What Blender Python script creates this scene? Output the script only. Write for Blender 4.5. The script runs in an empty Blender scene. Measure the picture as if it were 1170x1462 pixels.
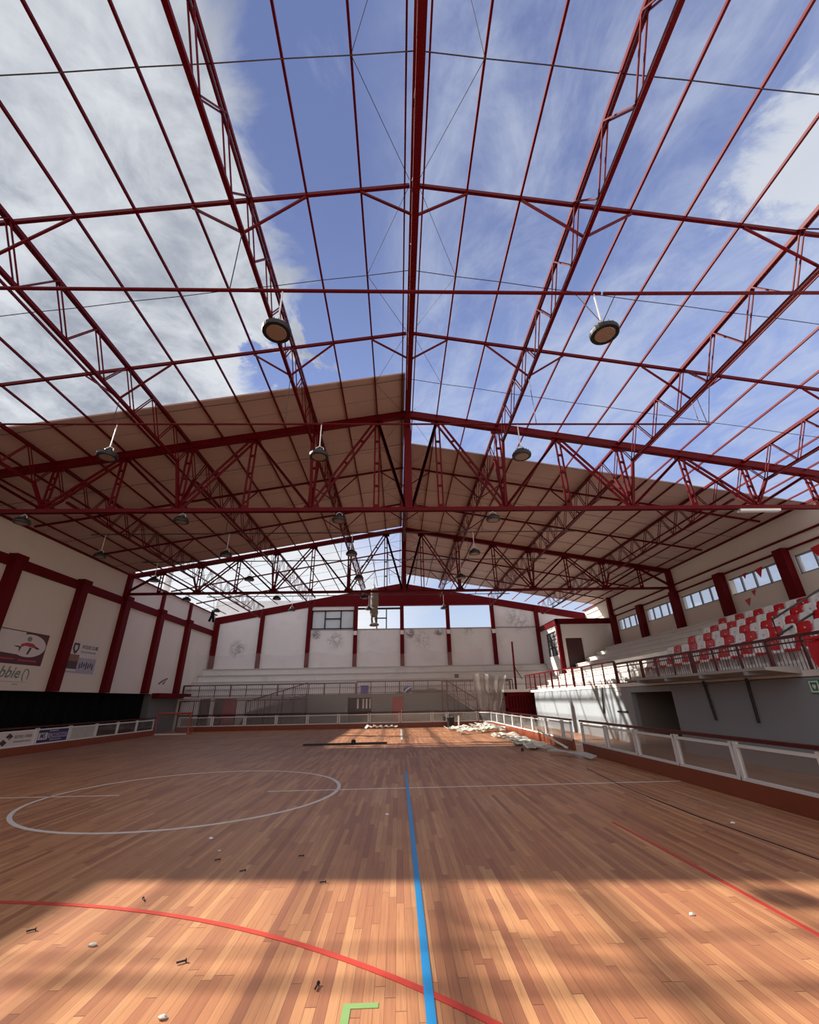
import bpy, math, random
from mathutils import Vector, Matrix
random.seed(7)
SC = bpy.context.scene
COL = SC.collection
# ------------------------------------------------------------------ camera
FPX, YAW, PITCH, ROLL, EYE = 604.445, 0.0317150, 0.4175783, -0.0189420, 1.7244
cy_, sy_, cp_, sp_ = math.cos(YAW), math.sin(YAW), math.cos(PITCH), math.sin(PITCH)
fwd = Vector((sy_*cp_, cy_*cp_, sp_)); right0 = Vector((cy_, -sy_, 0)); up0 = right0.cross(fwd)
cr, sr = math.cos(ROLL), math.sin(ROLL)
rgt = cr*right0 + sr*up0; upv = -sr*right0 + cr*up0
cam_d = bpy.data.cameras.new('camera'); cam = bpy.data.objects.new('camera', cam_d); COL.objects.link(cam)
mw = Matrix((rgt, upv, -fwd)).transposed().to_4x4(); mw.translation = Vector((0, 0, EYE)); cam.matrix_world = mw
cam_d.sensor_fit = 'HORIZONTAL'; cam_d.sensor_width = 36.0; cam_d.lens = 36.0*FPX/1170.0
cam_d.clip_start = 0.05; cam_d.clip_end = 500
SC.camera = cam
SC.view_settings.view_transform = 'Standard'; SC.view_settings.look = 'None'
SC.view_settings.gamma = 1.0; SC.view_settings.use_curve_mapping = False
SC.view_settings.exposure = 0.0
# ------------------------------------------------------------------ sun
SUN_E = 10.8
sl = bpy.data.lights.new('sun', 'SUN'); sl.energy = SUN_E; sl.color = (1.0, .93, .84); sl.angle = math.radians(0.8)
so = bpy.data.objects.new('sun', sl); COL.objects.link(so)
so.rotation_euler = Vector((1.45, -.60, -1.0)).to_track_quat('-Z', 'Y').to_euler(); so.location = (-40, 25, 40)
# ------------------------------------------------------------------ sky
class NT:
    def __init__(s, tree): s.t = tree; s.n = tree.nodes; s.l = tree.links
    def new(s, typ, **k):
        n = s.n.new(typ)
        for a, v in k.items(): setattr(n, a, v)
        return n
    def put(s, sock, v):
        if isinstance(v, (int, float)): sock.default_value = v
        elif isinstance(v, (tuple, list)):
            sock.default_value = tuple(v) if len(v) == len(sock.default_value) else tuple(v)+(1.0,)
        else: s.l.new(v, sock)
    def m(s, op, a, b=0.0, c=None, clamp=False):
        n = s.new('ShaderNodeMath', operation=op, use_clamp=clamp)
        s.put(n.inputs[0], a); s.put(n.inputs[1], b)
        if c is not None: s.put(n.inputs[2], c)
        return n.outputs[0]
    def sstep(s, v, a, b):
        n = s.new('ShaderNodeMapRange', interpolation_type='SMOOTHSTEP')
        s.put(n.inputs[0], v); s.put(n.inputs[1], a); s.put(n.inputs[2], b); s.put(n.inputs[3], 0.0); s.put(n.inputs[4], 1.0)
        return n.outputs[0]
    def mix(s, f, a, b, mode='MIX'):
        n = s.new('ShaderNodeMix', data_type='RGBA', blend_type=mode)
        s.put(n.inputs[0], f); s.put(n.inputs[6], a); s.put(n.inputs[7], b)
        return n.outputs[2]
    def noise(s, vec, scale, detail=4, rough=.55, dist=0.0):
        n = s.new('ShaderNodeTexNoise'); s.put(n.inputs['Vector'], vec)
        n.inputs['Scale'].default_value = scale; n.inputs['Detail'].default_value = detail
        n.inputs['Roughness'].default_value = rough; n.inputs['Distortion'].default_value = dist
        return n.outputs[0]
    def xyz(s, x, y, z):
        n = s.new('ShaderNodeCombineXYZ'); s.put(n.inputs[0], x); s.put(n.inputs[1], y); s.put(n.inputs[2], z); return n.outputs[0]
W = bpy.data.worlds.new('sky'); SC.world = W; W.use_nodes = True
t = NT(W.node_tree); t.n.clear()
tc = t.new('ShaderNodeTexCoord'); sp = t.new('ShaderNodeSeparateXYZ'); t.l.new(tc.outputs['Generated'], sp.inputs[0])
zc = t.m('MAXIMUM', sp.outputs[2], .07)
u = t.m('DIVIDE', sp.outputs[0], zc); v = t.m('DIVIDE', sp.outputs[1], zc)
uv = t.xyz(u, v, 0.0)
blue = t.mix(t.sstep(sp.outputs[2], .95, .45), (.155, .21, .44), (.29, .40, .76))
blue = t.mix(t.sstep(sp.outputs[2], .40, .05), blue, (.62, .76, .95))
big = t.noise(uv, 2.2, 6, .6, .4)
fine = t.noise(t.xyz(t.m('MULTIPLY', u, 1.0), t.m('ADD', v, 5.0), 1.7), 4.5, 8, .62, .6)
wis = t.noise(t.xyz(t.m('ADD', t.m('MULTIPLY', u, 1.9), t.m('MULTIPLY', v, .5)), t.m('ADD', t.m('MULTIPLY', v, 1.1), t.m('MULTIPLY', u, -.4)), 3.1), 2.4, 8, .66, .8)
# broad wispy veil right of the ridge
vr = t.m('MULTIPLY', t.sstep(t.m('ADD', t.m('MULTIPLY', wis, .55), t.m('MULTIPLY', big, .45)), .36, .68), t.sstep(u, -.10, .14))
vl = t.m('MULTIPLY', t.sstep(wis, .56, .80), .35)
veil = t.m('MULTIPLY', t.m('MAXIMUM', vr, vl), .68)
sky = t.mix(veil, blue, (.60, .66, .80))
# heavy cloud bank to the left
edge = t.m('ADD', u, t.m('MULTIPLY', t.m('SUBTRACT', fine, .5), .34))
edge = t.m('SUBTRACT', edge, t.m('MULTIPLY', t.sstep(v, .6, 1.0), .10))
edge = t.m('ADD', edge, t.m('MULTIPLY', t.m('MULTIPLY', t.sstep(v, .75, 1.0), t.sstep(big, .38, .58)), .30))
bank = t.sstep(edge, -.24, -.34)
shade = t.sstep(t.m('ADD', t.m('MULTIPLY', big, .55), t.m('MULTIPLY', fine, .45)), .36, .62)
ccol = t.mix(shade, (.33, .36, .42), (.76, .79, .83))
sky = t.mix(t.m('MULTIPLY', bank, .95), sky, ccol)
# cumulus high on the right
d2 = t.m('SQRT', t.m('ADD', t.m('POWER', t.m('MULTIPLY', t.m('SUBTRACT', u, .93), 1.0), 2.0), t.m('POWER', t.m('SUBTRACT', v, .47), 2.0)))
cum = t.sstep(t.m('ADD', d2, t.m('MULTIPLY', t.m('SUBTRACT', fine, .5), .6)), .20, .08)
sky = t.mix(t.m('MULTIPLY', cum, .85), sky, (.70, .74, .80))
# bright haze low over the far end
sky = t.mix(t.m('MULTIPLY', t.m('MULTIPLY', t.sstep(sp.outputs[2], .50, .24), t.sstep(u, .6, -.6)), .85), sky, (.92, .94, .98))
# unseen broken bright cloud, added behind the photographer to brighten the far wall
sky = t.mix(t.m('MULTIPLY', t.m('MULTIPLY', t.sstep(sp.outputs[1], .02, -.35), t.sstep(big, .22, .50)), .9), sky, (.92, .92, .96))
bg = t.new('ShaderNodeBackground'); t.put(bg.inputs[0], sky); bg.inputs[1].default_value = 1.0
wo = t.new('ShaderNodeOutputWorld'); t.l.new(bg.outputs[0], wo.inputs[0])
# ------------------------------------------------------------------ materials
def mat(name, col, rough=.6, metal=0.0, var=.12, scale=3.0, dirt=0.0, spec=.5, coat=0.0, trans=0.0, darkc=None):
    m = bpy.data.materials.new(name); m.use_nodes = True; g = NT(m.node_tree); b = g.n['Principled BSDF']
    geo = g.new('ShaderNodeNewGeometry')
    n = g.noise(geo.outputs['Position'], scale, 5, .6)
    c = g.mix(n, tuple(x*(1-var) for x in col), tuple(min(1, x*(1+var)) for x in col))
    if dirt:
        n2 = g.noise(geo.outputs['Position'], scale*.45, 8, .7, .5)
        c = g.mix(g.m('MULTIPLY', g.sstep(n2, .52, .75), dirt), c, darkc or tuple(x*.45 for x in col))
    g.put(b.inputs['Base Color'], c); b.inputs['Roughness'].default_value = rough; b.inputs['Metallic'].default_value = metal
    b.inputs['Specular IOR Level'].default_value = spec; b.inputs['Coat Weight'].default_value = coat
    if trans:
        b.inputs['Alpha'].default_value = 1-trans
    return m
RED = mat('red steel paint', (.100, .0022, .0050), .45, 0, .18, 2.0, .25, spec=.11)
REDM = mat('red wall paint', (.11, .0035, .0065), .65, 0, .15, 2.0, .25, spec=.1)
WHITE = mat('white plaster', (.70, .66, .645), .85, 0, .05, 1.2, .18)
WHITE_L = mat('aged cream plaster', (.66, .595, .52), .85, 0, .05, 1.0, .12)
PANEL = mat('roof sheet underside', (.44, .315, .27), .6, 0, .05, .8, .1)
CONC = mat('painted concrete', (.72, .69, .65), .85, 0, .07, 2.0, .3, darkc=(.25, .23, .21))
CONCF = mat('weathered concrete', (.70, .67, .65), .85, 0, .08, 1.3, .35, darkc=(.25, .23, .22))
GREY = mat('grey painted wall', (.25, .265, .29), .7, 0, .06, 1.5, .15)
GREYG = mat('grey green render', (.145, .15, .145), .75, 0, .1, 1.5, .3)
PALEB = mat('pale blue grey wall', (.27, .30, .32), .75, 0, .06, 1.5, .15)
BLACK = mat('black cloth', (.006, .006, .006), .95, 0, .1, 2.0, spec=.1)
DARK = mat('dark metal', (.008, .008, .009), .5, 0, .2, 4.0)
ALU = mat('white enamel frame', (.68, .68, .68), .4, 0, .05, 4.0, .15)
KICK = mat('red brown kick board', (.21, .045, .018), .4, 0, .15, 2.0, .2)
HAND = mat('dark red hand rail', (.07, .006, .007), .35, 0, .15, 3.0)
SEATR = mat('red plastic', (.50, .006, .012), .3, 0, .06, 3.0)
SEATW = mat('white plastic', (.74, .72, .70), .35, 0, .05, 3.0, .12)
LENS = mat('lamp lens', (.25, .18, .14), .35, 0, .05, 3.0)
WIRE = mat('thin dark wire', (.05, .04, .045), .6, .2, .1, 3.0)
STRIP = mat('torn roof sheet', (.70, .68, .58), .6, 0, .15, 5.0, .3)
STRIPG = mat('grey torn sheet', (.42, .41, .38), .6, 0, .15, 5.0, .3)
BLUEL = mat('blue line paint', (.02, .235, .52), .4, 0, .08, 12.0)
REDL = mat('red line paint', (.46, .045, .03), .45, 0, .12, 12.0)
WHITEL = mat('white line paint', (.62, .58, .54), .45, 0, .1, 12.0)
GREENL = mat('green tape', (.19, .32, .11), .5, 0, .1, 12.0)
SEAM = mat('dark floor seam', (.03, .012, .01), .5)
BLUEB = mat('royal blue plastic', (.05, .06, .33), .4, 0, .08, 6.0)
GREENS = mat('exit sign green', (.02, .22, .09), .4, 0, .05, 6.0)
PAPER = mat('poster vinyl', (.62, .57, .55), .5, 0, .05, 3.0, .15)
INKD = mat('dark print', (.05, .03, .03), .5, 0, .1, 6.0)
INKM = mat('maroon print', (.08, .012, .015), .5, 0, .1, 6.0)
INKR = mat('red print', (.40, .03, .05), .5, 0, .1, 6.0)
INKG = mat('grey green print', (.16, .20, .18), .5, 0, .1, 6.0)
INKP = mat('violet grey print', (.36, .33, .42), .5, 0, .25, 6.0)
NAVY = mat('navy print', (.022, .022, .13), .45, 0, .08, 6.0)
BROWN = mat('brown print', (.22, .10, .06), .5, 0, .4, 5.0)
STONE = mat('dusty grey wrap', (.20, .185, .155), .9, 0, .35, 9.0, .4)
RUBBLE = mat('rubble', (.50, .47, .42), .9, 0, .2, 9.0)
DWOOD = mat('dark door', (.05, .012, .012), .5, 0, .2, 3.0)
DRED = mat('red door', (.30, .012, .018), .4, 0, .1, 3.0)
GLASSW = mat('dusty window pane', (.60, .66, .70), .3, 0, .08, 4.0, .2)
OUTW = mat('outside render', (.62, .62, .62), .85, 0, .1, .8, .2)

def glassy(name, tint, transp, rough=.08, diff=.25):
    m = bpy.data.materials.new(name); m.use_nodes = True; g = NT(m.node_tree); g.n.clear()
    geo = g.new('ShaderNodeNewGeometry')
    o = g.new('ShaderNodeOutputMaterial'); tr = g.new('ShaderNodeBsdfTransparent'); gl = g.new('ShaderNodeBsdfGlossy'); di = g.new('ShaderNodeBsdfDiffuse')
    tr.inputs[0].default_value = (1, 1, 1, 1); gl.inputs['Roughness'].default_value = rough; gl.inputs[0].default_value = (.8, .8, .8, 1)
    g.put(di.inputs[0], g.mix(g.noise(geo.outputs['Position'], 5, 6, .65), tuple(x*.8 for x in tint), tint))
    a = g.new('ShaderNodeMixShader'); b = g.new('ShaderNodeMixShader')
    a.inputs[0].default_value = 1-diff; g.l.new(di.outputs[0], a.inputs[1]); g.l.new(gl.outputs[0], a.inputs[2])
    b.inputs[0].default_value = transp; g.l.new(a.outputs[0], b.inputs[1]); g.l.new(tr.outputs[0], b.inputs[2]); g.l.new(b.outputs[0], o.inputs[0])
    return m
PANE = glassy('acrylic pane', (.22, .21, .20), .62, .1, .6)
DPANE = glassy('smoked pane', (.05, .05, .05), .30, .1, .7)
WPANE = glassy('window glass', (.8, .85, .9), .80, .05, .6)
NET = glassy('fine net', (.70, .64, .62), .80, .6, .98)
NET2 = glassy('bunched net', (.42, .38, .34), .45, .6, .98)
GNET = glassy('goal net', (.40, .38, .36), .70, .6, .98)

def floor_mat():
    m = bpy.data.materials.new('hardwood strip floor'); m.use_nodes = True; g = NT(m.node_tree); b = g.n['Principled BSDF']
    geo = g.new('ShaderNodeNewGeometry'); s = g.new('ShaderNodeSeparateXYZ'); g.l.new(geo.outputs['Position'], s.inputs[0])
    xs = g.m('DIVIDE', g.m('ADD', s.outputs[0], 40.0), .07); row = g.m('FLOOR', xs)
    w1 = g.new('ShaderNodeTexWhiteNoise', noise_dimensions='1D'); g.put(w1.inputs['W'], row)
    ys = g.m('ADD', g.m('DIVIDE', g.m('ADD', s.outputs[1], 40.0), 1.5), g.m('MULTIPLY', w1.outputs[0], 7.0)); seg = g.m('FLOOR', ys)
    w2 = g.new('ShaderNodeTexWhiteNoise', noise_dimensions='2D'); g.put(w2.inputs['Vector'], g.xyz(row, seg, 0.0))
    r = g.new('ShaderNodeValToRGB'); g.put(r.inputs[0], w2.outputs[0]); cr = r.color_ramp
    cr.elements[0].position = 0; cr.elements[0].color = (.27, .105, .055, 1); cr.elements[1].position = 1; cr.elements[1].color = (.53, .27, .125, 1)
    for p, c in ((.15, (.33, .134, .066, 1)), (.5, (.395, .172, .080, 1)), (.85, (.465, .222, .102, 1))):
        e = cr.elements.new(p); e.color = c
    grain = g.noise(g.xyz(g.m('MULTIPLY', s.outputs[0], 70.0), g.m('MULTIPLY', s.outputs[1], 2.2), g.m('MULTIPLY', w2.outputs[0], 30.0)), 1.0, 5, .6, .4)
    c = g.mix(g.m('MULTIPLY', g.sstep(grain, .40, .75), .40), r.outputs[0], (.17, .068, .04))
    dirt = g.noise(geo.outputs['Position'], .55, 6, .65, .3)
    c = g.mix(g.m('MULTIPLY', g.sstep(dirt, .45, .75), .25), c, (.24, .14, .095))
    fx = g.m('FRACT', xs); fy = g.m('FRACT', ys)
    gx = g.m('MAXIMUM', g.m('LESS_THAN', fx, .035), g.m('LESS_THAN', fy, .004))
    c = g.mix(g.m('MULTIPLY', gx, .75), c, (.04, .018, .012))
    g.put(b.inputs['Base Color'], c)
    g.put(b.inputs['Roughness'], g.m('ADD', .30, g.m('MULTIPLY', dirt, .25)))
    b.inputs['Specular IOR Level'].default_value = .42
    return m
FLOOR = floor_mat()

def stained_wall():
    m = bpy.data.materials.new('stained white wall'); m.use_nodes = True; g = NT(m.node_tree); b = g.n['Principled BSDF']
    geo = g.new('ShaderNodeNewGeometry'); s = g.new('ShaderNodeSeparateXYZ'); g.l.new(geo.outputs['Position'], s.inputs[0])
    n = g.noise(geo.outputs['Position'], 1.1, 6, .6); c = g.mix(n, (.71, .68, .69), (.80, .77, .78))
    n3 = g.noise(geo.outputs['Position'], .6, 8, .7, .5); c = g.mix(g.m('MULTIPLY', g.sstep(n3, .5, .75), .25), c, (.40, .37, .36))
    n2 = g.noise(geo.outputs['Position'], 3.0, 8, .75, .8)
    tot = None
    for (x, z, r, k) in ((-13.9, 6.0, .95, .55), (-7.2, 7.1, .55, .9), (-5.5, 6.6, 1.0, .5), (1.1, 7.1, .6, .9), (3.6, 7.1, .6, .75), (2.2, 6.6, 1.2, .35), (10.8, 8.2, 1.5, .4), (6.2, 7.45, .8, .4)):
        d = g.m('SQRT', g.m('ADD', g.m('POWER', g.m('SUBTRACT', s.outputs[0], x), 2.0), g.m('POWER', g.m('SUBTRACT', s.outputs[2], z), 2.0)))
        k1 = g.m('MULTIPLY', g.m('MULTIPLY', g.sstep(d, r, r*.2), g.sstep(n2, .43, .55)), k)
        tot = k1 if tot is None else g.m('MAXIMUM', tot, k1)
    c = g.mix(tot, c, (.06, .055, .055))
    g.put(b.inputs['Base Color'], c); b.inputs['Roughness'].default_value = .85
    return m
FARW = stained_wall()
# ------------------------------------------------------------------ mesh helpers
class MB:
    def __init__(s): s.v = []; s.f = []
    def add(s, vs, fs):
        o = len(s.v); s.v += [tuple(x) for x in vs]; s.f += [tuple(i+o for i in f) for f in fs]; return s
    def box(s, lo, hi):
        x0, y0, z0 = lo; x1, y1, z1 = hi
        return s.add([(x0,y0,z0),(x1,y0,z0),(x1,y1,z0),(x0,y1,z0),(x0,y0,z1),(x1,y0,z1),(x1,y1,z1),(x0,y1,z1)],
                     [(0,3,2,1),(4,5,6,7),(0,1,5,4),(1,2,6,5),(2,3,7,6),(3,0,4,7)])
    def bar(s, a, b, w, h, ref=(0, 0, 1)):
        a = Vector(a); b = Vector(b); d = (b-a).normalized(); r = Vector(ref)
        if abs(d.dot(r)) > .98: r = Vector((0, 1, 0)) if abs(d.y) < .9 else Vector((1, 0, 0))
        sd = d.cross(r).normalized(); up = sd.cross(d).normalized(); sd = sd*(w/2); up = up*(h/2)
        return s.add([a-sd-up, a+sd-up, a+sd+up, a-sd+up, b-sd-up, b+sd-up, b+sd+up, b-sd+up],
                     [(0,1,2,3),(7,6,5,4),(0,4,5,1),(1,5,6,2),(2,6,7,3),(3,7,4,0)])
    def tube(s, pts, r, n=8, cap=True):
        P = [Vector(p) for p in pts]; vs = []; fs = []; m = len(P)
        for i, p in enumerate(P):
            d = (P[min(i+1, m-1)]-P[max(i-1, 0)]).normalized(); ref = Vector((0, 0, 1)) if abs(d.z) < .95 else Vector((1, 0, 0))
            a = d.cross(ref).normalized(); b = d.cross(a)
            for k in range(n): vs.append(p+(a*math.cos(2*math.pi*k/n)+b*math.sin(2*math.pi*k/n))*r)
        for i in range(m-1):
            for k in range(n): fs.append((i*n+k, i*n+(k+1) % n, (i+1)*n+(k+1) % n, (i+1)*n+k))
        if cap: fs += [tuple(range(n-1, -1, -1)), tuple(range((m-1)*n, m*n))]
        return s.add(vs, fs)
    def lathe(s, prof, c=(0, 0, 0), n=20):
        vs = []; fs = []
        for r, z in prof:
            for k in range(n): vs.append((c[0]+r*math.cos(2*math.pi*k/n), c[1]+r*math.sin(2*math.pi*k/n), c[2]+z))
        for i in range(len(prof)-1):
            for k in range(n): fs.append((i*n+k, i*n+(k+1) % n, (i+1)*n+(k+1) % n, (i+1)*n+k))
        fs += [tuple(range(n-1, -1, -1)), tuple(range((len(prof)-1)*n, len(prof)*n))]
        return s.add(vs, fs)
    def prism(s, poly, fn, t0, t1):      # poly of 2-D points, fn(a, b, t) -> 3-D
        n = len(poly); vs = [fn(a, b, t0) for a, b in poly]+[fn(a, b, t1) for a, b in poly]
        return s.add(vs, [tuple(range(n-1, -1, -1)), tuple(range(n, 2*n))]+[(i, (i+1) % n, n+(i+1) % n, n+i) for i in range(n)])
    def rock(s, c, r, seed=0):
        rnd = random.Random(seed); vs = []; fs = []; n = 7
        for i, (rr, z) in enumerate(((.55, 0), (1, .25), (.9, .65), (.4, .95))):
            for k in range(n):
                q = rr*(.75+.5*rnd.random())
                vs.append((c[0]+r[0]*q*math.cos(2*math.pi*k/n), c[1]+r[1]*q*math.sin(2*math.pi*k/n), c[2]+r[2]*z))
        for i in range(3):
            for k in range(n): fs.append((i*n+k, i*n+(k+1) % n, (i+1)*n+(k+1) % n, (i+1)*n+k))
        fs += [tuple(range(n-1, -1, -1)), tuple(range(3*n, 4*n))]
        return s.add(vs, fs)
    def build(s, name, m, parent=None, loc=None, smooth=False, bevel=0):
        root = parent
        while root is not None and root.parent is not None: root = root.parent
        off = Vector(root.location) if root is not None else (Vector(loc) if loc is not None else s.base())
        me = bpy.data.meshes.new(name); me.from_pydata([tuple(Vector(p)-off) for p in s.v], [], s.f); me.update()
        me.materials.append(m)
        if smooth:
            for p in me.polygons: p.use_smooth = True
        o = bpy.data.objects.new(name, me); COL.objects.link(o)
        if parent is not None: o.parent = parent
        else: o.location = off
        if bevel:
            bm = o.modifiers.new('bevel', 'BEVEL'); bm.width = bevel; bm.segments = 2; bm.limit_method = 'ANGLE'
        return o
    def base(s):
        xs = [p[0] for p in s.v]; ys = [p[1] for p in s.v]; zs = [p[2] for p in s.v]
        return Vector(((min(xs)+max(xs))/2, (min(ys)+max(ys))/2, min(zs)))
def tag(o, label, cat, group=None, kind=None):
    o['label'] = label; o['category'] = cat
    if group: o['group'] = group
    if kind: o['kind'] = kind
    return o
def thing(name, label, cat, loc, group=None):
    o = bpy.data.objects.new(name, None); COL.objects.link(o); o.location = loc; o.empty_display_size = .2
    return tag(o, label, cat, group)
def struct(o): o['kind'] = 'structure'; return o
def dup(root, loc, label, group=None, swap=None):
    r = root.copy(); COL.objects.link(r); r.location = loc; r['label'] = label
    if group: r['group'] = group
    for ch in list(root.children):
        c = ch.copy(); COL.objects.link(c); c.parent = r
        if swap and ch.name.split('.')[0] in swap: c.data = swap[ch.name.split('.')[0]]
        for g in list(ch.children):
            d = g.copy(); COL.objects.link(d); d.parent = c
    return r
ORD = 'zeroth first second third fourth fifth sixth seventh eighth ninth tenth eleventh twelfth thirteenth fourteenth fifteenth sixteenth seventeenth eighteenth nineteenth twentieth'.split()
ORD += ['twenty-'+ORD[i] for i in range(1, 10)]+['thirtieth']
def text_geo(s, size, bold=0.0):
    cu = bpy.data.curves.new('t', 'FONT'); cu.body = s; cu.size = size; cu.offset = bold; cu.resolution_u = 2
    cu.align_x = 'CENTER'; cu.align_y = 'CENTER'
    o = bpy.data.objects.new('t', cu); COL.objects.link(o)
    dg = bpy.context.evaluated_depsgraph_get(); me = o.evaluated_get(dg).to_mesh()
    vs = [tuple(q.co) for q in me.vertices]; fs = [tuple(p.vertices) for p in me.polygons]
    o.evaluated_get(dg).to_mesh_clear(); bpy.data.objects.remove(o); bpy.data.curves.remove(cu)
    return vs, fs
def lettering(name, s, size, fn, m, parent, sx=1.0, bold=0.0, shear=0.0):
    vs, fs = text_geo(s, size, bold); mb = MB(); n = len(vs)
    mb.add([fn(a*sx+b*shear, b, .0) for a, b, c in vs]+[fn(a*sx+b*shear, b, .004) for a, b, c in vs], [tuple(reversed(f)) for f in fs]+[tuple(i+n for i in f) for f in fs])
    return mb.build(name, m, parent)
# ------------------------------------------------------------------ key dimensions
XR = .40; P = 1.125; SL = .178; ZA = 11.72            # ridge, purlin pitch, slope, chord level at ridge
XL, XW = -16.2, 17.0; YF = 38.6; YB = -11.0           # wall faces
FRAMES = [1.32+4.0*i for i in range(10)]              # transverse frames
FRAMES = [1.35, 5.41, 9.38, 13.32, 17.38, 21.4, 25.3, 29.4, 33.4]
ZB = 7.73                                             # truss bottom chord
def zch(X): return ZA-SL*abs(X-XR)
def sideword(sg): return 'left' if sg < 0 else 'right'
# ------------------------------------------------------------------ room shell
struct(MB().box((XL-4, YB-.3, -.2), (XW+.3, YF+.4, 0)).build('floor', FLOOR))
# left wall: deep white wall above a black undercroft
ZLW = 2.37
struct(MB().box((XL-.3, YB, ZLW), (XL, YF, 8.93)).build('wall_left', WHITE_L))
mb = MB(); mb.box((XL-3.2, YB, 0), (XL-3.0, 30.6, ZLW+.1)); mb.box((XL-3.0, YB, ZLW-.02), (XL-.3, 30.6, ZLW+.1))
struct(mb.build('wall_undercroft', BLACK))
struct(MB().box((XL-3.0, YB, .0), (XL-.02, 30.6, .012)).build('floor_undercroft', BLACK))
mb = MB(); mb.box((XL-.3, 30.6, 0), (XL, YF, ZLW)); mb.box((XL-3.0, 30.6, 0), (XL-.3, 30.8, ZLW))
struct(mb.build('wall_left_lower', GREYG))
c = MB()
y0, n = -10.9, 420; vs = []; fs = []
for i in range(n+1):
    y = y0+(30.5-y0)*i/n; x = XL-.42+.10*math.sin(i*1.9)*math.sin(i*.31+.5)
    vs += [(x, y, .05), (x, y, ZLW-.03), (x-.012, y, .05), (x-.012, y, ZLW-.03)]
for i in range(n):
    a, b = 4*i, 4*i+4
    fs += [(a, b, b+1, a+1), (a+2, a+3, b+3, b+2)]
c.add(vs, fs)
tag(c.build('curtain', BLACK), 'long black curtain closing the undercroft below the left wall', 'curtain')
# beam along the left wall, columns, slim posts above
struct(MB().box((XL, YB, 7.12), (XL+.14, YF, 7.52)).build('trim_1', REDM))
LC = [('nearest the camera at the picture edge', 13.35), ('between the two banners', 17.4), ('just past the team banner', 21.5)]
cols_l = [(13.5, 'cut off at the left edge of the picture'), (17.55, 'just left of the round logo banner'), (21.7, 'between the two wall banners'),
          (25.5, 'just past the team photo banner, carrying the second truss'), (29.5, 'second before the far left corner'), (33.6, 'first before the far left corner')]
for y, w in cols_l:
    mb = MB().box((XL, y-.24, ZLW), (XL+.30, y+.24, 7.55)); mb.box((XL, y-.31, 7.42), (XL+.36, y+.31, 7.62))
    o = mb.build('column', REDM); tag(o, 'dark red column on left wall '+w, 'column', 'columns of the left wall')
for y, w in ((29.5, 'slim red post above the beam, second before the far left corner'), (33.6, 'slim red post above the beam, first before the far left corner')):
    tag(MB().box((XL, y-.13, 7.62), (XL+.16, y+.13, 8.95)).build('wall_post', REDM), w, 'post', 'posts above the left beam')
tag(MB().box((XL, 25.18, 7.6), (XL+.25, 25.46, 9.1)).build('wall_post', REDM), 'dark red post at left end of the second truss', 'post')
tag(MB().box((XL, 30.7, 2.12), (XL+.5, 35.5, 2.42)).build('floor_beam', REDM), 'red horizontal beam at foot of the last left columns', 'beam')
# far wall: solid to the sill, windows, gable
FB = [-15.9, -12.0, -7.85, -3.75, .36, 4.47, 8.5, 12.5]
SILL, LINT = 7.55, 9.56
mb = MB().box((XL-.3, YF, 0), (XW+.3, YF+.3, SILL))
mb.box((XL-.3, YF, SILL), (FB[2], YF+.3, 8.6)); mb.prism([(XL-.3, 8.6), (FB[2], 8.6), (FB[2], 10.05), (XL-.3, 8.62)], lambda a, b, t_: (a, t_, b), YF, YF+.3)
mb.prism([(FB[6], SILL), (XW+.3, SILL), (XW+.3, 8.6), (FB[6], 10.05)], lambda a, b, t_: (a, t_, b), YF, YF+.3)
struct(mb.build('wall_far', FARW))
top = lambda X: 11.62-SL*abs(X-XR)
poly = [(XL, top(XL)-.62), (FB[2], LINT+.02), (FB[2], LINT), (FB[6], LINT), (FB[6], LINT+.02), (XW, top(XW)-.62), (XW, top(XW)), (XR, top(XR)), (XL, top(XL))]
poly = [(XL, top(XL)-.62), (FB[2], top(FB[2])-.62), (FB[2], LINT), (FB[6], LINT), (FB[6], top(FB[6])-.62), (XW, top(XW)-.62), (XW, top(XW)), (XR, top(XR)), (XL, top(XL))]
struct(MB().prism(poly, lambda a, b, t_: (a, t_, b), YF-.06, YF+.3).build('trim_2', REDM))
struct(MB().box((FB[2], YF-.05, SILL-.07), (FB[7]+.2, YF+.32, SILL)).build('trim_3', GREY))
wn = ['at the far left corner', 'second from the far left corner', 'third from the far left corner, at left side of the grey window', 'fourth from the far left corner, left of the hanging bundle',
      'in the middle under the ridge', 'between the two empty window openings', 'at right side of the last empty window opening', 'beside the commentary room']
for x, w in zip(FB, wn):
    wd = .17 if x > XL+1 else .2
    mb = MB().box((x-wd, YF-.22, 4.33), (x+wd, YF, min(top(x)-.25, LINT+.1)))
    o = mb.build('column', REDM); tag(o, 'dark red column on far wall '+w, 'column', 'columns of the far wall')
for i in (3, 4, 5, 6):
    o = MB().box((FB[i]-.15, YF-.26, SILL-.55), (FB[i]+.15, YF-.222, SILL-.2)).build('white_patch', WHITE)
    tag(o, 'small pale box on column '+wn[i], 'box', 'pale boxes on the far columns')
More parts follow.
